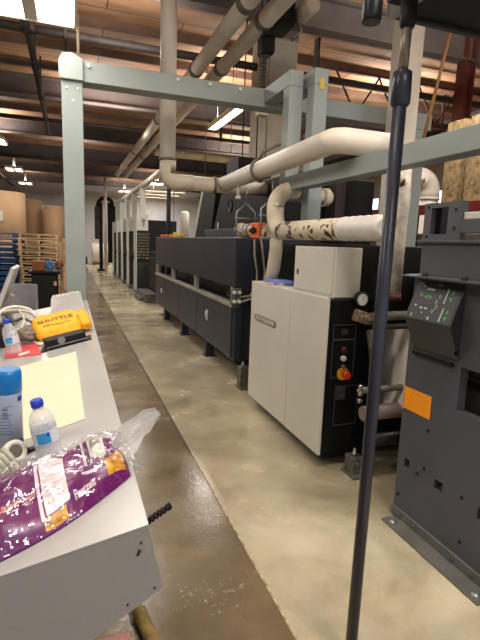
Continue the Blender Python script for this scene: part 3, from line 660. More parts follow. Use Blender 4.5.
b = MB(); b.box(1.785, 1.84, 1.10, 2.085, 1.418, 1.585); b.build('upper_panel', M_press2, p)
b = MB(); b.box(1.765, 2.4, 1.08, 2.11, 1.585, 1.60, .003); b.build('top_rim', M_press, p)
b = MB(); b.box(1.665, 1.90, 1.10, 2.08, 1.408, 1.416); b.prism([(1.665, 2.08), (1.90, 2.08), (1.90, 2.17), (1.86, 2.17)], 'z', 1.408, 1.416); fg = b.build('shelf_flange', M_press2, p)
for y in (1.96, 1.70, 1.45):
    b = MB(); b.lathe([(.018, 0), (.018, .006), (.012, .006), (.012, .016)], (1.715, y, 1.416), 'z', 8); b.build('bolt', M_dark, fg)
b = MB(); b.box(1.84, 2.38, 1.12, 2.06, 1.416, 1.585); b.build('upper_body', M_dark, p)
# tilted control box
kp = [(1.77, 1.392), (1.692, 1.19), (1.77, 1.01)]
b = MB(); b.prism(kp, 'y', 1.735, 2.06, .003)
cb = b.build('control_box', M_ctrl, p)
b = MB(); b.box(1.755, 1.77, 1.76, 2.05, .985, 1.003); b.build('control_foot', M_rubber, p)
# keypad frame: origin at top far corner, U along -Y (to the camera side), V down the slope
import mathutils
K0 = Vector((1.77, 2.06, 1.392)); KU = Vector((0, -1, 0)); KV = (Vector((1.692, 0, 1.19))-Vector((1.77, 0, 1.392))).normalized(); KN = KU.cross(KV) * -1
if KN.x > 0: KN = -KN
KW, KH = .325, .2211
def kq(u0, u1, v0, v1, bb, h=.0022):
    P = [K0 + KU*(u*KW) + KV*(v*KH) for u, v in ((u0, v0), (u1, v0), (u1, v1), (u0, v1))]
    A = [bb.bm.verts.new(q) for q in P]; B = [bb.bm.verts.new(q + KN*h) for q in P]
    bb.bm.faces.new(B)
    for i in range(4): bb.bm.faces.new((A[i], A[(i+1) % 4], B[(i+1) % 4], B[i]))
def kp_poly(pts, bb, h=.0022):
    P = [K0 + KU*(u*KW) + KV*(v*KH) + KN*h for u, v in pts]
    bb.bm.faces.new([bb.bm.verts.new(q) for q in P])
b = MB(); kq(.03, .97, .04, .96, b, .0016); kd = b.build('keypad', mat('keypad_face', '#2f3032', .4, var=.05), cb)
M_kg = mat('key_green', '#3fae4a', .4, var=.05); M_kw = mat('key_white', '#c9cac8', .4, var=.05); M_kr = mat('key_red', '#8a2a24', .4)
for (cu, cv, dirn) in ((.30, .40, 'l'), (.40, .40, 'r'), (.82, .22, 'u'), (.82, .40, 'd'), (.85, .66, 'u'), (.85, .84, 'd')):
    s, q = .035, .055; b = MB()
    kp_poly({'l': ((cu-s, cv), (cu+s, cv-q), (cu+s, cv+q)), 'r': ((cu+s, cv), (cu-s, cv-q), (cu-s, cv+q)), 'u': ((cu, cv-q), (cu+s, cv+q), (cu-s, cv+q)), 'd': ((cu, cv+q), (cu+s, cv-q), (cu-s, cv-q))}[dirn], b); lab(b.build('arrow_key', M_kg, kd), 'green arrow key')
b = MB()
for r in ((.27, .43, .20, .235), (.70, .725, .14, .50), (.74, .765, .60, .92), (.16, .21, .14, .17), (.12, .17, .62, .66), (.26, .32, .66, .70), (.36, .42, .66, .70), (.12, .14, .84, .93), (.32, .36, .78, .80), (.50, .53, .86, .93), (.06, .14, .08, .095), (.46, .56, .08, .095)): kq(*r, b, .0024)
for cu, cv in ((.19, .38), (.56, .48), (.60, .60), (.55, .72), (.60, .36)):
    for k in range(8):
        a, a2 = 2*PI*k/8, 2*PI*(k+1)/8
        kp_poly([(cu+.026*math.cos(a), cv+.04*math.sin(a)), (cu+.026*math.cos(a2), cv+.04*math.sin(a2)), (cu+.018*math.cos(a2), cv+.028*math.sin(a2)), (cu+.018*math.cos(a), cv+.028*math.sin(a))], b, .0024)
kq(.565, .575, .52, .56, b, .0024); kq(.57, .58, .64, .68, b, .0024)
lab(b.build('symbol', M_kw, kd), 'white printed symbols')
b = MB(); kq(.10, .48, .53, .545, b, .0024); kq(.28, .42, .175, .195, b, .0024); b.build('red_line', M_kr, kd)
b = MB(); b.lathe([(.012, 0), (.012, .004)], (1.745, 1.735, 1.06), '-y', 10); b.build('side_lock', M_black, cb)
b = MB(); b.prism([(1.884, .663), (2.092, .660), (2.094, .785), (1.884, .789)], 'x', 1.767, 1.7698); ot = b.build('warning_label', M_orange, p); lab(ot, 'orange warning label')
b = MB(); b.box(1.7662, 1.7670, 1.95, 2.03, .762, .772)
for k in range(5): b.box(1.7662, 1.767, 1.91, 2.07-.015*(k % 2), .745-k*.016, .750-k*.016)
b.build('fine_print', mat('print_orange', '#e48c18'), ot)
b = MB(); b.box(1.755, 1.77, 1.37, 2.10, .012, .062, .002).box(1.66, 1.77, 1.37, 2.06, 0, .012, .002); ba = b.build('base_angle', mat('base_steel', '#66645f', .45, .2, var=.12, scale=6), p)
for x, y, r in ((1.70, 2.01, .016), (1.70, 1.42, .016)):
    b = MB(); b.lathe([(r*1.5, 0), (r*1.5, .003), (r, .003), (r, .014)], (x, y, .012), 'z', 8); b.build('floor_bolt', M_steel, ba)
for y in (2.02, 1.90, 1.62, 1.50):
    b = MB(); b.lathe([(.009, 0), (.009, .014)], (1.755, y, .04), '-x', 8); b.build('side_bolt', M_press, ba)
# upper frame
b = MB(); b.plate(1.785, 1.82, 1.83, 2.09, 1.60, 1.79, [(1.92, 2.04, 1.63, 1.765)]); uf = b.build('upper_frame', M_press2, p)
b = MB(); b.box(1.82, 1.86, 2.0, 2.05, 1.62, 1.78); b.build('slot_block', M_black, p)
b = MB(); b.box(1.785, 1.82, .9, 1.83, 1.635, 1.70, .003); b.build('cross_bar', M_press2, p)
b = MB(); b.box(1.80, 1.83, .9, 1.86, 1.702, 1.735, .003); lab(b.build('white_bar', M_white2, p), 'white bar')
for y, z, q in ((1.63, 1.68, .012), (1.87, 1.75, .007), (1.87, 1.66, .007), (2.06, 1.62, .007), (2.06, 1.77, .007)): b = MB(); b.lathe([(q, 0), (q, .004)], (1.785, y, z), '-x', 8); b.build('bolt', M_black, uf)

# ------------------------------------------------------------------ black pole and overhead tray
t = thing('black_pole', 'slim black telescopic pole standing on the floor in front of the press', 'pole', (.976, 1.30, 0))
b = MB(); b.tube([(.962, 1.30, 0), (.970, 1.30, 1.2), (.976, 1.30, 2.05)], .0215, 24); b.build('outer_tube', M_pole, t)
b = MB(); b.lathe([(.023, 1.985), (.030, 1.995), (.030, 2.05), (.029, 2.085), (.022, 2.09)], (.976, 1.30, 0), 'z', 24); b.build('collar', M_pole, t)
b = MB(); b.tube([(.976, 1.30, 2.08), (.979, 1.30, 2.26)], .0155, 18); lab(b.build('inner_tube', mat('worn_inner_tube', '#8a8176', .4, .5, var=.25, scale=20), t), 'bare worn steel inner tube')
b = MB(); b.lathe([(.018, 2.21), (.025, 2.225), (.025, 2.30)], (.979, 1.30, 0), 'z', 16); b.build('top_clamp', M_dark, t)
b = MB(); b.lathe([(.028, 0), (.028, .01)], (.962, 1.30, 0), 'z', 20); b.build('foot_cap', M_rubber, t)
t = thing('overhead_tray', 'dark overhead steel tray with a pale edge carried by the black pole', 'tray', (1.7, .9, 2.3))
b = MB(); b.box(1.03, 2.6, .45, 1.42, 2.31, 2.33); b.build('pan', M_dark, t)
b = MB(); b.box(1.00, 1.03, .45, 1.44, 2.30, 2.40); lab(b.build('edge_rail', mat('rail_pale', '#9a9894', .4, .4), t), 'pale steel edge rail')
b = MB(); b.box(1.03, 2.6, 1.42, 1.44, 2.30, 2.44); b.build('rear_lip', mat('lip_dark', '#2c2f33', .5), t)
b = MB(); b.box(.94, 1.00, 1.0, 1.36, 2.30, 2.34); b.build('bracket', M_dark, t)
b = MB(); b.lathe([(.030, 0), (.033, .008), (.033, .25)], (.955, 1.46, 2.285), 'z', 22); tag(b.build('camera_barrel', M_black), 'black cylinder hanging at the corner of the overhead tray', 'cylinder')

# hoist and festoon
t = thing('chain_hoist', 'dark chain hoist with hanging chain among the high air pipes', 'hoist', (2.35, 5.6, 3.2))
b = MB(); b.box(2.20, 2.42, 5.2, 5.55, 3.95, 4.4, .02); b.box(2.08, 2.24, 5.3, 5.5, 3.68, 3.88, .03); b.build('body', M_dark, t)
b = MB(); b.tube([(2.32, 5.4, 4.4), (2.32, 5.4, 4.98)], .02, 8); b.build('hook_rod', M_dark, t)
b = MB()
for k in range(24):
    z = 3.1+k*.036; b.lathe([(.03, -.012), (.045, 0), (.03, .012)], (2.14, 5.4, z), 'z', 8)
b.build('chain', M_dsteel, t)
b = MB(); b.box(2.08, 2.20, 5.34, 5.46, 3.02, 3.11, .01); lab(b.build('chain_guide', M_pipe, t), 'tan block at the chain end')
b = MB(); b.tube([(2.19, 5.36, 3.9), (2.19, 5.36, 2.30)], .007, 6).tube([(2.10, 5.42, 3.9), (2.10, 5.42, 3.1)], .006, 6); b.build('pull_cord', M_dsteel, t)
b = MB(); b.lathe([(.09, 0), (.09, .25), (.07, .27)], (2.52, 5.25, 4.12), '-y', 18); lab(b.build('motor_cap', M_white2, t), 'white round motor cap')
b = MB(); b.tube([(2.45, 5.3, 4.1), (2.52, 5.26, 3.95), (2.42, 5.3, 3.85)], .02, 8); b.build('hook', M_steel, t)

# ------------------------------------------------------------------ console
def zt(x): return .974+.2*x          # sloped top
XR, ZR = .131, 1.0002
cn = thing('press_console', 'grey sloped press console desk covered with odds and ends', 'console', (-.3, 2.6, 0))
b = MB(); YF, YB = .847, 4.38
b.prism([(XR, ZR), (.162, .857), (.025, .774), (-.28, .59), (-.95, .59), (-.95, zt(-.95))], 'y', YF, YB)
b.build('body', M_consolef, cn)
b = MB(); b.prism([(XR+.001, ZR), (XR+.001, ZR+.0025), (-.955, zt(-.955)+.0025), (-.955, zt(-.955))], 'y', YF-.002, YB+.002); b.build('desktop', M_console, cn)
b = MB(); b.box(-.85, -.25, 1.2, 4.2, .0, .62); b.build('pedestal', M_consolef, cn)
b = MB(); b.prism([(.108, .938), (.114, .938), (.119, .948), (.113, .952)], 'y', YF-.0015, YF+.001); lab(b.build('paint_chip', mat('chip_dark', '#3a302c'), cn), 'dark paint chip')
for x, z in ((.118, .965), (.145, .86), (.092, .835)): b = MB(); b.lathe([(.0025, 0), (.0025, .002)], (x, YF, z), '-y', 8); b.build('screw', MATS['chip_dark'], cn)
TILT = math.atan(.2)
def DM(x, y, h=.003, rz=0.):            # placement on the sloped desktop
    return Matrix.Translation((x, y, zt(x)+.0025+h)) @ Matrix.Rotation(-TILT, 4, 'Y') @ Matrix.Rotation(rz, 4, 'Z')
def place(o, M):
    o.matrix_world = M
def desk_thing(name, label, cat, x, y, rz=0., upright=False, group=None):
    t = thing(name, label, cat, (0, 0, 0), group)
    return t
def desk_build(mb, name, m, parent):
    return mb.build(name, m, parent)
# ridged hose sticking out past the edge
t = thing('ribbed_hose', 'short black ribbed hose end sticking out from the console edge', 'hose', (.15, 1.03, .90))
b = MB(); P0, P1 = Vector((.146, 1.0, .905)), Vector((.200, .985, .948)); n = 26
b.tube([P0.lerp(P1, i/n) for i in range(n+1)], .0075, 12, rad=[.0088 if i % 4 < 2 else .0060 for i in range(n+1)]); b.build('hose', M_rubber, t)
b = MB(); b.lathe([(.0085, 0), (.0085, .004)], P1, P1-P0, 12); b.build('end_ring', M_black, t)
# sheet
def quad_slab(pts, h0, h1, mb):
    A = [mb.bm.verts.new((x, y, zt(x)+.0025+h0)) for x, y in pts]; B = [mb.bm.verts.new((x, y, zt(x)+.0025+h1)) for x, y in pts]
    n = len(pts); mb.bm.faces.new(A[::-1]); mb.bm.faces.new(B)
    for i in range(n): mb.bm.faces.new((A[i], A[(i+1) % n], B[(i+1) % n], B[i]))
    bmesh.ops.recalc_face_normals(mb.bm, faces=mb.bm.faces)
    return mb
b = quad_slab([(.016, 2.45), (-.80, 2.28), (-.70, 1.32), (.032, 1.49)], .0005, .003, MB()); tag(b.build('proof_sheet', M_paper), 'large cream blank sheet lying on the console top', 'sheet')
# upright things on the desk get their own local build
def on_desk(name, label, cat, x, y, group=None, rz=0., lean=TILT, h=.001):
    t = thing(name, label, cat, (0, 0, 0), group)
    return t, Matrix.Translation((x, y, zt(x)+.0025+h)) @ Matrix.Rotation(-lean, 4, 'Y') @ Matrix.Rotation(rz, 4, 'Z')
def settle(t, M): t.matrix_basis = M
# spray can
t, Mx = on_desk('spray_can', 'tall spray can with bright blue cap and printed pale label on the console', 'spray can', -.172, 1.40, h=.008, rz=-1.35, lean=0.)
b = MB(); b.lathe([(.034, 0), (.036, .003), (.036, .006), (.035, .010)], (0, 0, 0), 'z', 32); b.build('base_rim', M_steel, t)
M_can = mat('can_label', '#a9b2c8', .3, .2, var=.06, scale=8)
b = MB(); b.lathe([(.035, .010), (.035, .165), (.034, .170)], (0, 0, 0), 'z', 40); bd = b.build('can_body', M_can, t)
b = MB(); b.lathe([(.0345, .168), (.0365, .171), (.0365, .222), (.0345, .232), (.028, .2345)], (0, 0, 0), 'z', 40); lab(b.build('cap', mat('cap_blue', '#1272b8', .3, var=.02), t), 'bright blue cap')
def cyl_patch(mb, r, a0, a1, z0, z1, n=10):
    A = [mb.bm.verts.new((r*math.cos(a0+(a1-a0)*i/n), r*math.sin(a0+(a1-a0)*i/n), z0)) for i in range(n+1)]
    B = [mb.bm.verts.new((r*math.cos(a0+(a1-a0)*i/n), r*math.sin(a0+(a1-a0)*i/n), z1)) for i in range(n+1)]
    for i in range(n): mb.bm.faces.new((A[i], A[i+1], B[i+1], B[i])).smooth = True
M_dblue = mat('label_blue', '#20309a', .35, var=.03)
b = MB(); cyl_patch(b, .0353, .25, 1.1, .012, .034); cyl_patch(b, .0353, .6, 1.2, .146, .160); lab(b.build('blue_band', M_dblue, bd), 'deep blue label marks')
b = MB()
for k in range(7): cyl_patch(b, .0353, -.9, .1-.06*(k % 3), .055+k*.009, .058+k*.009)
for k in range(3): cyl_patch(b, .0353, -.6, -.2, .10+k*.012, .108+k*.012)
cyl_patch(b, .0353, -.5, .2, .135, .137)
b.build('small_print', mat('label_print', '#66729a', .4), bd)
b = MB()
for k in range(3): cyl_patch(b, .0353, .78, .86, .085+k*.009, .092+k*.009)
lab(b.build('red_mark', mat('label_red', '#c0463a', .4), bd), 'small red label marks')
settle(t, Mx)
# bottles
M_pet = clear('clear_plastic', '#e6e8ec', .72, .06, .15, 40)
M_water = clear('water', '#dfe6ee', .80, .02)
M_cap = mat('bottle_cap_blue', '#2740b8', .35, var=.03); M_lbl = mat('bottle_label_blue', '#3f96d2', .4, var=.05); M_lblw = mat('bottle_label_pale', '#cfd6df', .4, var=.03)
def bottle(label, x, y, s, rz):
    t, Mx = on_desk('water_bottle', label, 'bottle', x, y, 'water bottles on the console', rz=rz)
    prof = [(.026, 0), (.032, .004), (.0325, .03), (.031, .034), (.0325, .038), (.0325, .10), (.031, .115), (.026, .130), (.017, .142), (.0125, .148), (.0125, .160)]
    b = MB(); b.lathe([(r*s, h*s) for r, h in prof], (0, 0, 0), 'z', 32); bo = b.build('bottle_body', M_pet, t)
    b = MB(); b.lathe([(r*.95*s, max(.001, h*.97)*s) for r, h in prof[:7]], (0, 0, 0), 'z', 28); b.build('water', M_water, t)
    b = MB(); cyl_patch(b, .0329*s, 0, 2*PI, .056*s, .092*s, 40); lb = b.build('label_wrap', M_lblw, t)
    b = MB(); cyl_patch(b, .0331*s, -.5, .55, .059*s, .089*s, 16); lab(b.build('blue_panel', M_lbl, lb), 'blue label panel')
    b = MB(); cyl_patch(b, .0333*s, .30, .50, .078*s, .086*s, 6); b.build('emblem', M_dblue, lb)
    b = MB(); b.lathe([(.0145*s, .152*s), (.0150*s, .154*s), (.0150*s, .170*s), (.0135*s, .172*s)], (0, 0, 0), 'z', 28)
    for k in range(24):
        a = 2*PI*k/24; b.tube([(.0150*s*math.cos(a), .0150*s*math.sin(a), .155*s), (.0150*s*math.cos(a), .0150*s*math.sin(a), .169*s)], .0008, 4)
    lab(b.build('cap', M_cap, t), 'blue screw cap')
    b = MB(); b.lathe([(.0140*s, .146*s), (.0140*s, .151*s)], (0, 0, 0), 'z', 24); b.build('cap_ring', M_pet, t)
    settle(t, Mx)
bottle('clear water bottle with a blue cap standing between the spray can and snack bag', -.058, 1.265, 1.0, -1.65)
bottle('clear water bottle with a blue cap standing on the red card', -.29, 2.72, 1.13, -1.9)
# red card, tape box, ruler sheet
b = quad_slab([(-.36, 2.95), (-.19, 2.86), (-.15, 2.56), (-.335, 2.66)], .0005, .004, MB()); rc = tag(b.build('red_card', mat('card_red', '#d8404a', .5)), 'red card lying under the far water bottle', 'card')
b = quad_slab([(-.27, 2.69), (-.22, 2.71), (-.215, 2.66), (-.265, 2.63)], .0042, .0046, MB()); b2 = b.build('white_print', M_white2, None); b2.parent = rc; b2.location = b2.location - rc.location
b = quad_slab([(-.20, 2.86), (-.13, 2.95), (-.11, 2.84), (-.17, 2.78)], .005, .009, MB()); tag(b.build('paper_scrap', M_white2), 'crumpled white paper scrap beside the red card', 'paper')
b = quad_slab([(-.16, 2.60), (.10, 2.66), (.10, 2.78), (-.15, 2.74)], .0005, .005, MB()); tag(b.build('clipboard', M_dark), 'dark flat board under the black case', 'board')
t, Mx = on_desk('black_case', 'flat black case with a grey round mark, in front of the yellow cloth', 'case', -.03, 2.70, rz=.20, h=.006)
b = MB(); b.box(-.11, .10, -.05, .06, 0, .045, .006); b.build('shell', M_dark, t)
b = MB(); b.lathe([(.02, 0), (.02, .002)], (-.03, -.05, .030), '-y', 16); lab(b.build('mark', mat('mark_grey', '#7a7a78'), t), 'grey round mark')
b = MB(); b.box(-.112, .102, -.053, -.05, .004, .010); b.build('edge', M_steel, t)
settle(t, Mx)
# yellow cloth bundle
def blob(mb, cx, cy, cz, a, bb, c, rz, wr=.15, seed=0, seg=28, rings=16):
    M = Matrix.Rotation(rz, 3, 'Z')
    b = bmesh.new(); bmesh.ops.create_uvsphere(b, u_segments=seg, v_segments=rings, radius=1)
    for v in b.verts:
        co = v.co.copy()
        co = Vector((math.copysign(abs(co.x)**.6, co.x), math.copysign(abs(co.y)**.7, co.y), math.copysign(abs(co.z)**.75, co.z)))
        w = 1+wr*noise.noise(Vector((co.x*2.2+seed, co.y*2.2, co.z*2.2)))+wr*.4*noise.noise(co*6+Vector((seed, 0, 0)))
        v.co = M @ Vector((co.x*a*w, co.y*bb*w, co.z*c*w)) + Vector((cx, cy, cz))
    for f in b.faces: f.smooth = True
    mb.merge(b)
t, Mx = on_desk('yellow_cloth_pack', 'yellow cloth pack with dark printed lettering on the console', 'cloth pack', -.05, 3.02, rz=.12, h=.0)
def pillow(mb, x0, x1, prof, seed, wr=.006, n=26, m=30):
    """soft folded pack: a closed (y, z) profile swept along x with rounded ends and crumple"""
    V = []
    k = len(prof); cy = sum(p[0] for p in prof)/k; cz = sum(p[1] for p in prof)/k
    for i in range(n+1):
        u = i/n; x = x0+(x1-x0)*u; e = max(.05, 1-abs(2*u-1)**8)**.5; row = []
        for j in range(m):
            q = j/m*k; a_, f_ = int(q) % k, q-int(q); p0, p1 = prof[a_], prof[(a_+1) % k]
            y, z = p0[0]*(1-f_)+p1[0]*f_, p0[1]*(1-f_)+p1[1]*f_
            nn = wr*noise.noise(Vector((x*22+seed, y*22, z*30)))+wr*.5*noise.noise(Vector((x*60, y*60+seed, z*60)))
            row.append(mb.bm.verts.new((x, cy+(y-cy)*e*(1+nn*6), max(.003, cz+(z-cz)*e+nn))))
        V.append(row)
    for i in range(n):
        for j in range(m): mb.bm.faces.new((V[i][j], V[i][(j+1) % m], V[i+1][(j+1) % m], V[i+1][j])).smooth = True
    mb.bm.faces.new(V[0][::-1]); mb.bm.faces.new(V[-1])
    bmesh.ops.recalc_face_normals(mb.bm, faces=mb.bm.faces)
    return mb
prof = [(-.15, .012), (-.165, .03), (-.13, .070), (.02, .118), (.10, .122), (.14, .09), (.14, .01), (.0, .004)]
b = pillow(MB(), -.165, .115, prof, 2.)
from mathutils.bvhtree import BVHTree
tree = BVHTree.FromBMesh(b.bm)
bo = b.build('body', M_yellow, t)
b = pillow(MB(), .09, .165, [(-.14, .02), (-.15, .05), (-.08, .10), (.08, .11), (.13, .06), (.10, .01)], 7., .010, 16, 24); lab(b.build('folded_end', M_yellow, t), 'folded cloth end')
txm = mat('print_dark', '#4a3714', .6)
def cast_text(txt, size, cx_, yc, zc_, nm, rot=0.):
    cu = bpy.data.curves.new(nm, 'FONT'); cu.body = txt; cu.size = size; cu.align_x = 'CENTER'; cu.align_y = 'CENTER'; cu.offset = .0009
    o = bpy.data.objects.new(nm+'_tmp', cu); COL.objects.link(o)
    me = bpy.data.meshes.new_from_object(o.evaluated_get(bpy.context.evaluated_depsgraph_get()))
    bpy.data.objects.remove(o); bpy.data.curves.remove(cu)
    bb = bmesh.new(); bb.from_mesh(me); bpy.data.meshes.remove(me); bmesh.ops.triangulate(bb, faces=bb.faces)
    dr = Vector((0, .75, -.66)); up = Vector((0, .66, .75))
    for v in bb.verts:
        p_ = Vector((cx_+v.co.x*math.cos(rot)-v.co.y*math.sin(rot), yc, zc_)) + up*(v.co.y*math.cos(rot)+v.co.x*math.sin(rot)) - dr*.5
        h = tree.ray_cast(p_, dr)
        v.co = (h[0] if h[0] else p_+dr*.5) - dr*.003
    mb = MB(); mb.merge(bb); return mb.build(nm, txm, t)
cast_text('SHUTTLE', .050, -.03, -.03, .10, 'printed_name', .04)
cast_text('cloth wipes pack', .020, -.025, -.08, .085, 'printed_line', .04) if False else None
b = MB()
for kk in range(11):
    h = tree.ray_cast(Vector((-.10+kk*.014, -.09, .5)), Vector((0, 0, -1)))
    if h[0]: q = h[0]; b.prism([(q.x-.005, q.y-.006), (q.x+.005, q.y-.006), (q.x+.005, q.y+.006), (q.x-.005, q.y+.006)], 'z', q.z-.003, q.z+.0015)
b.build('printed_line', txm, t)
settle(t, Mx)
b = MB(); blob(b, -.255, 2.96, zt(-.24)+.052, .055, .08, .032, .3, .3, 5); tag(b.build('grey_rag', mat('rag_grey', '#77705f', .9, var=.4, scale=14, bump=.5)), 'dirty grey rag bunched beside the yellow cloth', 'rag')
# keyboard wedge at far end
t, Mx = on_desk('console_keyboard', 'raised grey console keyboard with a row of pale keys at the far end', 'keyboard', -.03, 3.80, h=.0)
b = MB(); b.prism([(3.30-3.8, 0), (4.25-3.8, 0), (4.25-3.8, .10), (4.12-3.8, .105), (3.30-3.8, .01)], 'x', -.11, .125, .004); b.build('housing', M_console, t)
b = MB()
for k in range(9): b.box(-.10+k*.024, -.082+k*.024, .33, .44, .1005, .110, .002)
lab(b.build('key', M_white2, t), 'pale keys')
b = MB(); b.prism([(-.38, .010), (.0, .055), (.0, .0715), (-.38, .0285)], 'x', -.10, .0); b.build('display', mat('kb_display', '#a39c9c', .5), t)
settle(t, Mx)
# monitor seen from the edge
t = thing('flat_monitor', 'grey flat monitor leaning back at the far side of the console', 'monitor', (-.5, 3.85, zt(-.5)))
b = MB(); b.prism([(-.372, 1.312), (-.395, 1.325), (-.53, .985), (-.50, .97)], 'y', 3.66, 4.06, .004); b.build('bezel', mat('monitor_grey', '#b3b1ae', .45), t)
b = MB(); b.prism([(-.404, 1.312), (-.407, 1.313), (-.531, .998), (-.528, .997)], 'y', 3.68, 4.04); b.build('screen', mat('screen_dark', '#4a5058', .2), t)
b = MB(); b.prism([(-.43, 1.12), (-.40, 1.10), (-.43, zt(-.43)+.01), (-.50, zt(-.50)+.01)], 'y', 3.80, 3.92, .003); b.build('stand', M_consolef, t)
b = MB(); b.prism([(-.56, zt(-.56)+.003), (-.38, zt(-.38)+.003), (-.38, zt(-.38)+.018), (-.56, zt(-.56)+.018)], 'y', 3.74, 3.98, .002); b.build('base', M_consolef, t)
# keyboard tray, cables, dark odds
t = thing('cable_bundle', 'tangled bundle of pale cables on the console beside the monitor', 'cables', (-.35, 3.5, zt(-.35)))
def cable(pts, r, m, nm):
    out = []
    P = [Vector(p) for p in pts]
    for i in range(len(P)-1):
        p0, p1, p2, p3 = P[max(i-1, 0)], P[i], P[i+1], P[min(i+2, len(P)-1)]
        for k in range(6):
            u = k/6
            out.append(.5*((2*p1)+(p2-p0)*u+(2*p0-5*p1+4*p2-p3)*u*u+(3*p1-p0-3*p2+p3)*u**3))
    out.append(P[-1]); b = MB(); b.tube(out, r, 8); return b.build(nm, m, t)
zc = zt(-.35)
cable([(-.48, 3.45, zc+.06), (-.45, 3.55, zc+.13), (-.37, 3.6, zc+.15), (-.28, 3.58, zc+.13), (-.24, 3.5, zc+.09)], .012, M_duct2, 'cable')
cable([(-.44, 3.5, zc+.13), (-.36, 3.5, zc+.14), (-.29, 3.5, zc+.13), (-.25, 3.5, zc+.11)], .010, M_pipe, 'cable')
cable([(-.41, 3.5, zc+.13), (-.37, 3.48, zc+.07), (-.31, 3.46, zc+.09), (-.24, 3.45, zc+.05)], .010, M_dsteel, 'cable')
cable([(-.34, 3.5, zc+.14), (-.30, 3.4, zc+.08), (-.33, 3.25, zc+.02)], .007, M_pipe, 'cable')
cable([(-.45, 3.15, zc+.0), (-.36, 3.3, zc+.06), (-.42, 3.45, zc+.12)], .008, M_black, 'cable')
t = thing('keyboard_tray', 'dark low tray with white paper under the cables on the console', 'tray', (-.36, 3.2, zt(-.36)))
b = quad_slab([(-.52, 3.05), (-.16, 3.12), (-.14, 3.42), (-.5, 3.38)], .001, .035, MB()); b.build('tray', mat('tray_grey', '#6d6a68', .5), t)
b = quad_slab([(-.38, 3.12), (-.30, 3.13), (-.31, 3.28), (-.35, 3.26)], .036, .05, MB()); b.build('paper', M_white2, t)
t, Mx = on_desk('black_tin', 'short black tin with a grey lid behind the far water bottle', 'tin', -.37, 3.0)
b = MB(); b.lathe([(.035, 0), (.035, .13)], (0, 0, 0), 'z', 20); b.build('can', M_black, t)
b = MB(); b.lathe([(.036, .131), (.036, .145), (.03, .15)], (0, 0, 0), 'z', 20); b.build('lid', M_dsteel, t)
settle(t, Mx)
b = MB(); b.lathe([(.03, 0), (.032, .06), (.03, .065)], (-.42, 2.84, zt(-.42)+.003), 'z', 20); tag(b.build('white_jar', M_white2), 'small white jar beside the black tin', 'jar')
# tape rolls by the spray can
def ring(mb, c, ax, R, r, w):
    mb.lathe([(r, 0), (R, 0), (R*1.01, w*.1), (R*1.01, w*.9), (R, w), (r, w), (r, 0)], c, ax, 26)
t, Mx = on_desk('tape_roll', 'pale tape roll tipped against the spray can, dark core showing', 'tape roll', -.15, 1.30, 'tape rolls beside the spray can')
b = MB(); ring(b, (0, 0, .034), (.55, -.65, .35), .030, .018, .022); b.build('tape', mat('tape_pale', '#d8d4c8', .5, bump=.2), t)
b = MB(); b.lathe([(.0175, 0), (.0175, .022)], (0, 0, .034), (.55, -.65, .35), 20); b.build('core', mat('core_grey', '#5a574e'), t)
settle(t, Mx)
t, Mx = on_desk('tape_roll', 'greenish grey ribbed tape roll lying nearest the snack bag', 'tape roll', -.185, 1.215, 'tape rolls beside the spray can')
b = MB()
for k in range(4): ring(b, (-.0+.004*k, 0, .035), (.8, .5, .2), .032, .014, .012) if k == 0 else b.lathe([(.03, k*.013), (.033, k*.013+.003), (.033, k*.013+.010), (.03, k*.013+.012)], (0, 0, .035), (.8, .5, .2), 24)
b.build('tape', mat('tape_green_grey', '#a9ab98', .5, var=.1), t)
settle(t, Mx)
t, Mx = on_desk('scraper', 'black scraper blade lying under the pale tape roll', 'tool', -.12, 1.36, rz=.4)
b = MB(); b.box(-.05, .035, -.012, .012, .001, .008, .002); b.prism([(.035, -.018), (.06, -.024), (.06, .024), (.035, .018)], 'z', .002, .006); b.build('blade', M_black, t)
b = MB(); b.box(-.06, .0, -.014, .014, .008, .014, .003); b.build('grip', M_dark, t)
settle(t, Mx)

# ------------------------------------------------------------------ snack bag
EX = Vector((1, 0, .2)).normalized(); EY = Vector((0, 1, 0)); EN = EX.cross(EY).normalized()
BC = Vector((-.088, 1.035, zt(-.088)+.003)); BA = math.radians(25)
E1 = EX*math.cos(BA)+EY*math.sin(BA); E2 = -EX*math.sin(BA)+EY*math.cos(BA)
BL, BW, BH = .245, .118, .078
def bag_pt(s, t, off=0., L=BL, W=BW, H=BH, wr=1., seed=0., top=True):
    ss = max(0, 1-abs(s)**7)**.6; tt = max(0, 1-abs(t)**2.6)**.7
    h = H*ss*tt*(.85+.15*math.cos(s*2.2))
    nz = noise.noise(Vector((s*3.1+seed, t*2.3, .3)))*.014 + noise.noise(Vector((s*7+seed, t*6+3, 1.7)))*.009
    fold = -.018*math.exp(-((s*.9+t*.55-.55)/.10)**2) - .010*math.exp(-((s-.02*t+.28)/.05)**2)
    h2 = h + (nz+fold)*wr*ss*tt
    w = W*(1-.10*abs(s)**3+.05*math.sin(s*4+1))
    p = BC + E1*((s+.18*t)*L) + E2*(t*w+.022*s*s)
    return p + EN*((max(h2, .001) if top else .0)+off)
def bag_grid(mb, s0, s1, t0, t1, n, m, off=0., top=True, **k):
    V = [[mb.bm.verts.new(bag_pt(s0+(s1-s0)*i/n, t0+(t1-t0)*j/m, off, top=top, **k)) for j in range(m+1)] for i in range(n+1)]
    for i in range(n):
        for j in range(m):
            q = (V[i][j], V[i+1][j], V[i+1][j+1], V[i][j+1])
            f = mb.bm.faces.new(q if top else q[::-1]); f.smooth = True
    return V
M_purple = mat('purple_foil', '#5e0d59', .3, 0, var=.12, scale=6, bump=.3, bscale=22, spec=.35)
t = thing('snack_bag', 'purple snack bag with white panels inside a clear plastic bag on the console', 'snack bag', BC)
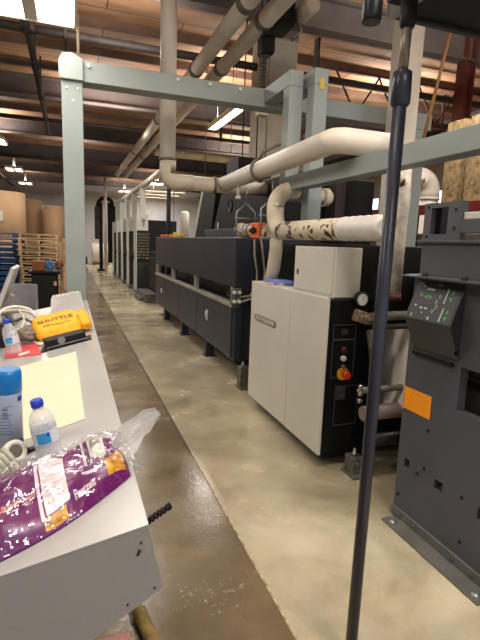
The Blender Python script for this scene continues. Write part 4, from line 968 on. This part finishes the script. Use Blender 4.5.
b = MB(); bag_grid(b, -1, 1, -1, 1, 60, 36); bag_grid(b, -1, 1, -1, 1, 60, 36, top=False); bmesh.ops.remove_doubles(b.bm, verts=b.bm.verts, dist=.0008); fb = b.build('foil_bag', M_purple, t)
M_pnl = mat('panel_white_pink', '#d9cdd0', .35, var=.05, bump=.2)
b = MB(); bag_grid(b, .13, .35, -.86, .42, 12, 24, .0014); pn = lab(b.build('nutrition_panel', M_pnl, t), 'white nutrition panel')
M_tiny = mat('tiny_print', '#8d7284', .5)
b = MB()
for k in range(13): bag_grid(b, .15, .33-.03*(k % 3), -.76+k*.085, -.752+k*.085, 8, 1, .0024)
b.build('table_lines', M_tiny, pn)
b = MB(); bag_grid(b, .62, .79, -.18, .48, 8, 14, .0014); bc = lab(b.build('barcode_panel', M_white2, t), 'white barcode panel')
b = MB()
for k in range(11):
    s0 = .635+k*.0125; bag_grid(b, s0, s0+(.007 if k % 3 else .004), .06, .42, 1, 6, .0024)
b.build('barcode_lines', M_black, bc)
M_strip = mat('seam_white', '#d8cbd6', .3, var=.05)
for s0, s1, ta, tb in ((.085, .115, -.9, .95), (.545, .572, -.45, .95), (.50, .72, -.60, -.55)):
    b = MB(); bag_grid(b, s0, s1, ta, tb, 4, 30, .0018); lab(b.build('white_stripe', M_strip, t), 'white stripe across the bag')
M_pp = mat('pink_print', '#b873b0', .4)
b = MB()
for k in range(16): bag_grid(b, .37, .53-.03*(k % 4), -.45+k*.075, -.438+k*.075, 8, 1, .0018)
for k in range(4): bag_grid(b, -.3, .04-.03*(k % 2), .40+k*.05, .412+k*.05, 8, 1, .0018)
b.build('fine_print', M_pp, t)
b = MB(); bag_grid(b, -.62, -.36, -.05, .40, 8, 10, .0014); lab(b.build('pale_panel', M_pnl, t), 'pale panel at the bag end')
M_pretz = mat('pretzel_picture', '#d0901e', .4, var=.35, scale=60)
b = MB(); bag_grid(b, .76, .965, -.84, -.30, 10, 10, .0018); lab(b.build('pretzel_picture', M_pretz, t), 'golden pretzel picture')
b = MB(); bag_grid(b, .10, .30, -.985, -.88, 10, 8, .0018); lab(b.build('pretzel_picture', M_pretz, t), 'golden pretzel picture along the lower edge')
# lettering that follows the foil
def bag_text(txt, size, s0, t0, rot, m, nm):
    cu = bpy.data.curves.new(nm, 'FONT'); cu.body = txt; cu.size = size; cu.align_x = 'CENTER'; cu.align_y = 'CENTER'; cu.offset = .0004
    o = bpy.data.objects.new(nm+'_tmp', cu); COL.objects.link(o)
    me = bpy.data.meshes.new_from_object(o.evaluated_get(bpy.context.evaluated_depsgraph_get()))
    bpy.data.objects.remove(o); bpy.data.curves.remove(cu)
    bb = bmesh.new(); bb.from_mesh(me); bmesh.ops.subdivide_edges(bb, edges=bb.edges, cuts=1, use_grid_fill=False)
    bmesh.ops.triangulate(bb, faces=bb.faces)
    mb = MB()
    for v in bb.verts:
        x, y = v.co.x, v.co.y; a, c = x*math.cos(rot)-y*math.sin(rot), x*math.sin(rot)+y*math.cos(rot)
        v.co = bag_pt(s0+a/BL, t0+c/BW, .003)
    mb.merge(bb)
    bpy.data.meshes.remove(me); return mb.build(nm, m, t)
M_gold = mat('brand_gold', '#d99a90', .35, var=.05)
lab(bag_text('Cabobeli', .023, -.09, -.52, .14, M_gold, 'brand_lettering'), 'curly gold pink lettering')
lab(bag_text('Pretzels', .017, .50, -.84, .10, M_strip, 'flavour_lettering'), 'white slanted lettering on the lower edge')
# clear outer bag
M_film = clear('clear_film', '#f0f0f0', .975, .08, .8, 24, .22)
def glossy_film(m, lo, hi, rough, strength, scale):
    nt = m.node_tree; N = nt.nodes; L = nt.links
    g_ = N.new('ShaderNodeBsdfGlossy'); g_.inputs['Roughness'].default_value = rough; g_.inputs['Color'].default_value = (1, 1, 1, 1)
    n_ = N.new('ShaderNodeTexNoise'); n_.inputs['Scale'].default_value = scale; n_.inputs['Detail'].default_value = 3; n_.inputs['Distortion'].default_value = 1.5
    tc = N.new('ShaderNodeTexCoord'); L.new(tc.outputs['Object'], n_.inputs['Vector'])
    bp = N.new('ShaderNodeBump'); bp.inputs['Strength'].default_value = strength; bp.inputs['Distance'].default_value = .02
    L.new(n_.outputs['Fac'], bp.inputs['Height']); L.new(bp.outputs[0], g_.inputs['Normal'])
    mx = next(q for q in N if q.type == 'MIX_SHADER'); L.new(g_.outputs[0], mx.inputs[2])
    mr = next(q for q in N if q.type == 'MAP_RANGE'); mr.inputs['To Min'].default_value = lo; mr.inputs['To Max'].default_value = hi
glossy_film(M_film, .06, .30, .10, .75, 11)
b = MB()
kw = dict(L=.275, W=.150, H=.092, wr=1.6, seed=9.)
V = bag_grid(b, -1, 1, -.96, 1, 46, 30, .002, **kw); fm = lab(b.build('clear_wrap', M_film, t), 'clear crinkled plastic outer bag')
b = MB()
n, m = 10, 10
base = [BC+E1*.215+E2*(-.045+.16*j/m)+EN*(.012+.03*math.sin(PI*j/m)) for j in range(m+1)]
tip = Vector((.235, 1.30, 1.035))
G = []
for i in range(n+1):
    u = i/n; row = []
    for j in range(m+1):
        q = base[j].lerp(tip + E2*(.05*(j/m-.5))*(1-u*.6)*1.2 + EN*.02*(j/m), u)
        q += EN*(.018*math.sin(j*1.9+u*2)*(1-.4*u)+.012*noise.noise(q*40)) + EN*.012*u
        row.append(b.bm.verts.new(q))
    G.append(row)
for i in range(n):
    for j in range(m): b.bm.faces.new((G[i][j], G[i+1][j], G[i+1][j+1], G[i][j+1])).smooth = True
lab(b.build('wrap_tail', clear('clear_film_tail', '#e8e8e8', .66, .12, .8, 24), t), 'twisted clear end of the plastic bag')

# under the console
t = thing('floor_bar', 'dirty yellow floor bar lying beside the console foot', 'floor bar', (.26, 1.55, 0))
b = MB(); b.tube([(.305, 1.36, .03), (.235, 1.75, .03)], .028, 12); b.build('bar', mat('dirty_yellow', '#8f7640', .6, var=.3, scale=20), t)
for q in ((.20, .27, 1.72, 1.80), (.27, .34, 1.34, 1.42)): b = MB(); b.box(*q, 0, .008); b.build('foot', M_dsteel, t)
b = MB(); b.box(-.22, .155, 1.15, 1.365, 0, .30, .005); tag(b.build('wood_box', mat('pinkish_wood', '#a8766a', .7, var=.2)), 'pinkish wooden box on the floor under the console', 'box')

# ------------------------------------------------------------------ lamps
def lamp(name, label, cx, cy, cz, lx, ly, power, group, tubes_dir, two=True, col=(1, .965, .905)):
    t = thing(name, label, 'ceiling light', (cx, cy, cz), group)
    b = MB(); b.box(cx-lx/2, cx+lx/2, cy-ly/2, cy+ly/2, cz+.03, cz+.09, .006); b.build('housing', M_white2, t)
    b = MB(); b.box(cx-lx/2, cx+lx/2, cy-ly/2, cy-ly/2+.02, cz-.01, cz+.03).box(cx-lx/2, cx+lx/2, cy+ly/2-.02, cy+ly/2, cz-.01, cz+.03)
    b.box(cx-lx/2, cx-lx/2+.02, cy-ly/2+.02, cy+ly/2-.02, cz-.01, cz+.03).box(cx+lx/2-.02, cx+lx/2, cy-ly/2+.02, cy+ly/2-.02, cz-.01, cz+.03); b.build('frame', M_white2, t)
    if two:
        b = MB(); w = lx*.14; b.box(cx-w/2, cx+w/2, cy-ly/2+.02, cy+ly/2-.02, cz, cz+.03); b.build('divider', M_duct2, t)
        spans = ((cx-lx/2+.02, cx-lx*.07), (cx+lx*.07, cx+lx/2-.02))
    else: spans = ((cx-lx/2+.02, cx+lx/2-.02),)
    for xa, xb in spans:
        b = MB(); b.box(xa, xb, cy-ly/2+.02, cy+ly/2-.02, cz+.015, cz+.03); b.build('tube_panel', M_tube, t)
    for s in (-1, 1): b = MB(); b.tube([(cx+s*lx*.3 if lx > ly else cx, cy if lx > ly else cy+s*ly*.3, cz+.09), (cx+s*lx*.3 if lx > ly else cx, cy if lx > ly else cy+s*ly*.3, 4.98)], .006, 6); b.build('hanger', M_steel, t)
    area(cx, cy, cz-.02, lx*.9, ly*.9, power, col)
def area(x, y, z, lx, ly, power, col=(1, .965, .905)):
    L = bpy.data.lights.new('area_light', 'AREA'); L.shape = 'RECTANGLE'; L.size = lx; L.size_y = ly; L.energy = power; L.color = col
    o = bpy.data.objects.new('area_light', L); COL.objects.link(o); o.location = (x, y, z)
    if z < 4.5:                                  # added upward fill to brighten the roof deck; fittings have closed tops
        U_ = bpy.data.lights.new('roof_fill_light', 'AREA'); U_.shape = 'RECTANGLE'; U_.size = lx; U_.size_y = ly; U_.energy = power*UP; U_.color = col
        q = bpy.data.objects.new('roof_fill_light', U_); COL.objects.link(q); q.location = (x, y, z+.14); q.rotation_euler = (PI, 0, 0)
M_tube = emit('fluorescent_tube', '#fff2de', 9)
K = 1.25
UP = 1.1
lamp('twin_light', 'bright twin roof light right above the gantry post', -.26, 3.85, 3.3, .70, 1.45, 16*K, 'roof lights', 'y')
lamp('strip_light', 'slim strip light hanging over the dryer beyond the gantry beam', 3.07, 9.75, 4.05, .22, 2.0, 70*K, 'roof lights', 'y', two=False)
for x, y, lb in ((-2.0, 15.8, 'roof light over the blue pallets, the nearest of the small far lamps'), (-2.1, 22.1, 'roof light above the brown paper rolls'), (-2.1, 27.4, 'roof light near the far wall beside the paper rolls'), (3.98, 23.3, 'roof light above the farthest printing towers'), (2.95, 28.0, 'small roof light just before the far wall')):
    lamp('twin_light', lb, x, y, 4.2, .62, 1.0, 60*K, 'roof lights', 'y')
for x, y, lb in ((5.0, 26.5, 'long strip light crossing over the far press end, nearest of three'), (5.1, 28.6, 'long strip light crossing over the far press end, middle of three'), (5.0, 30.6, 'long strip light closest to the far wall')):
    lamp('strip_light', lb, x, y, 4.2, 2.2, .25, 60*K, 'roof lights', 'x', two=False)
# bare area lights: inferred lamps near the viewer, plus fill added down the hall
for x, y, p in ((1.3, -1.2, 110), (1.2, 1.6, 40), (4.4, 1.0, 70), (4.6, 5.0, 60), (-2.6, 1.2, 60), (-2.6, 7.5, 60), (6.5, 9.0, 80), (.9, 11.5, 60), (.3, 17.5, 60), (5.5, 15.5, 60), (.6, 7.0, 35)):
    area(x, y, 4.0, 1.2, .4, p*K)
b = MB(); b.tube([(.10, 4.52, 3.07), (.10, 4.50, 3.38), (.05, 4.45, 3.39)], .012, 8); tag(b.build('power_drop', mat('drop_tan', '#b8a58c', .6)), 'tan conduit dropping from the twin roof light to gantry corner', 'conduit')

# ------------------------------------------------------------------ world and camera
w = bpy.data.worlds.new('world'); SC.world = w; w.use_nodes = True
bg = w.node_tree.nodes['Background']; bg.inputs[0].default_value = (.90, .90, .87, 1); bg.inputs[1].default_value = .6
R = Vector((0.9413709251341611, -0.3355407665448458, 0.03511659577110242)); U = Vector((0.021601885484980446, 0.16382284484248355, 0.9862532301854374)); F = Vector((0.33668106548415744, 0.9276715310357502, -0.1614663762219232))
cd = bpy.data.cameras.new('camera'); co = bpy.data.objects.new('camera', cd); COL.objects.link(co)
co.matrix_world = Matrix(((R.x, U.x, -F.x, 0), (R.y, U.y, -F.y, 0), (R.z, U.z, -F.z, 1.55), (0, 0, 0, 1)))
cd.sensor_fit = 'VERTICAL'; cd.sensor_height = 24; cd.lens = 470/640*24; cd.clip_start = .05; cd.clip_end = 200
SC.camera = co
SC.view_settings.view_transform = 'Standard'; SC.view_settings.look = 'None'; SC.view_settings.gamma = 1; SC.view_settings.use_curve_mapping = False
SC.view_settings.exposure = 0.0
SC.cycles.use_denoising = True
SC.cycles.max_bounces = 8; SC.cycles.transparent_max_bounces = 16
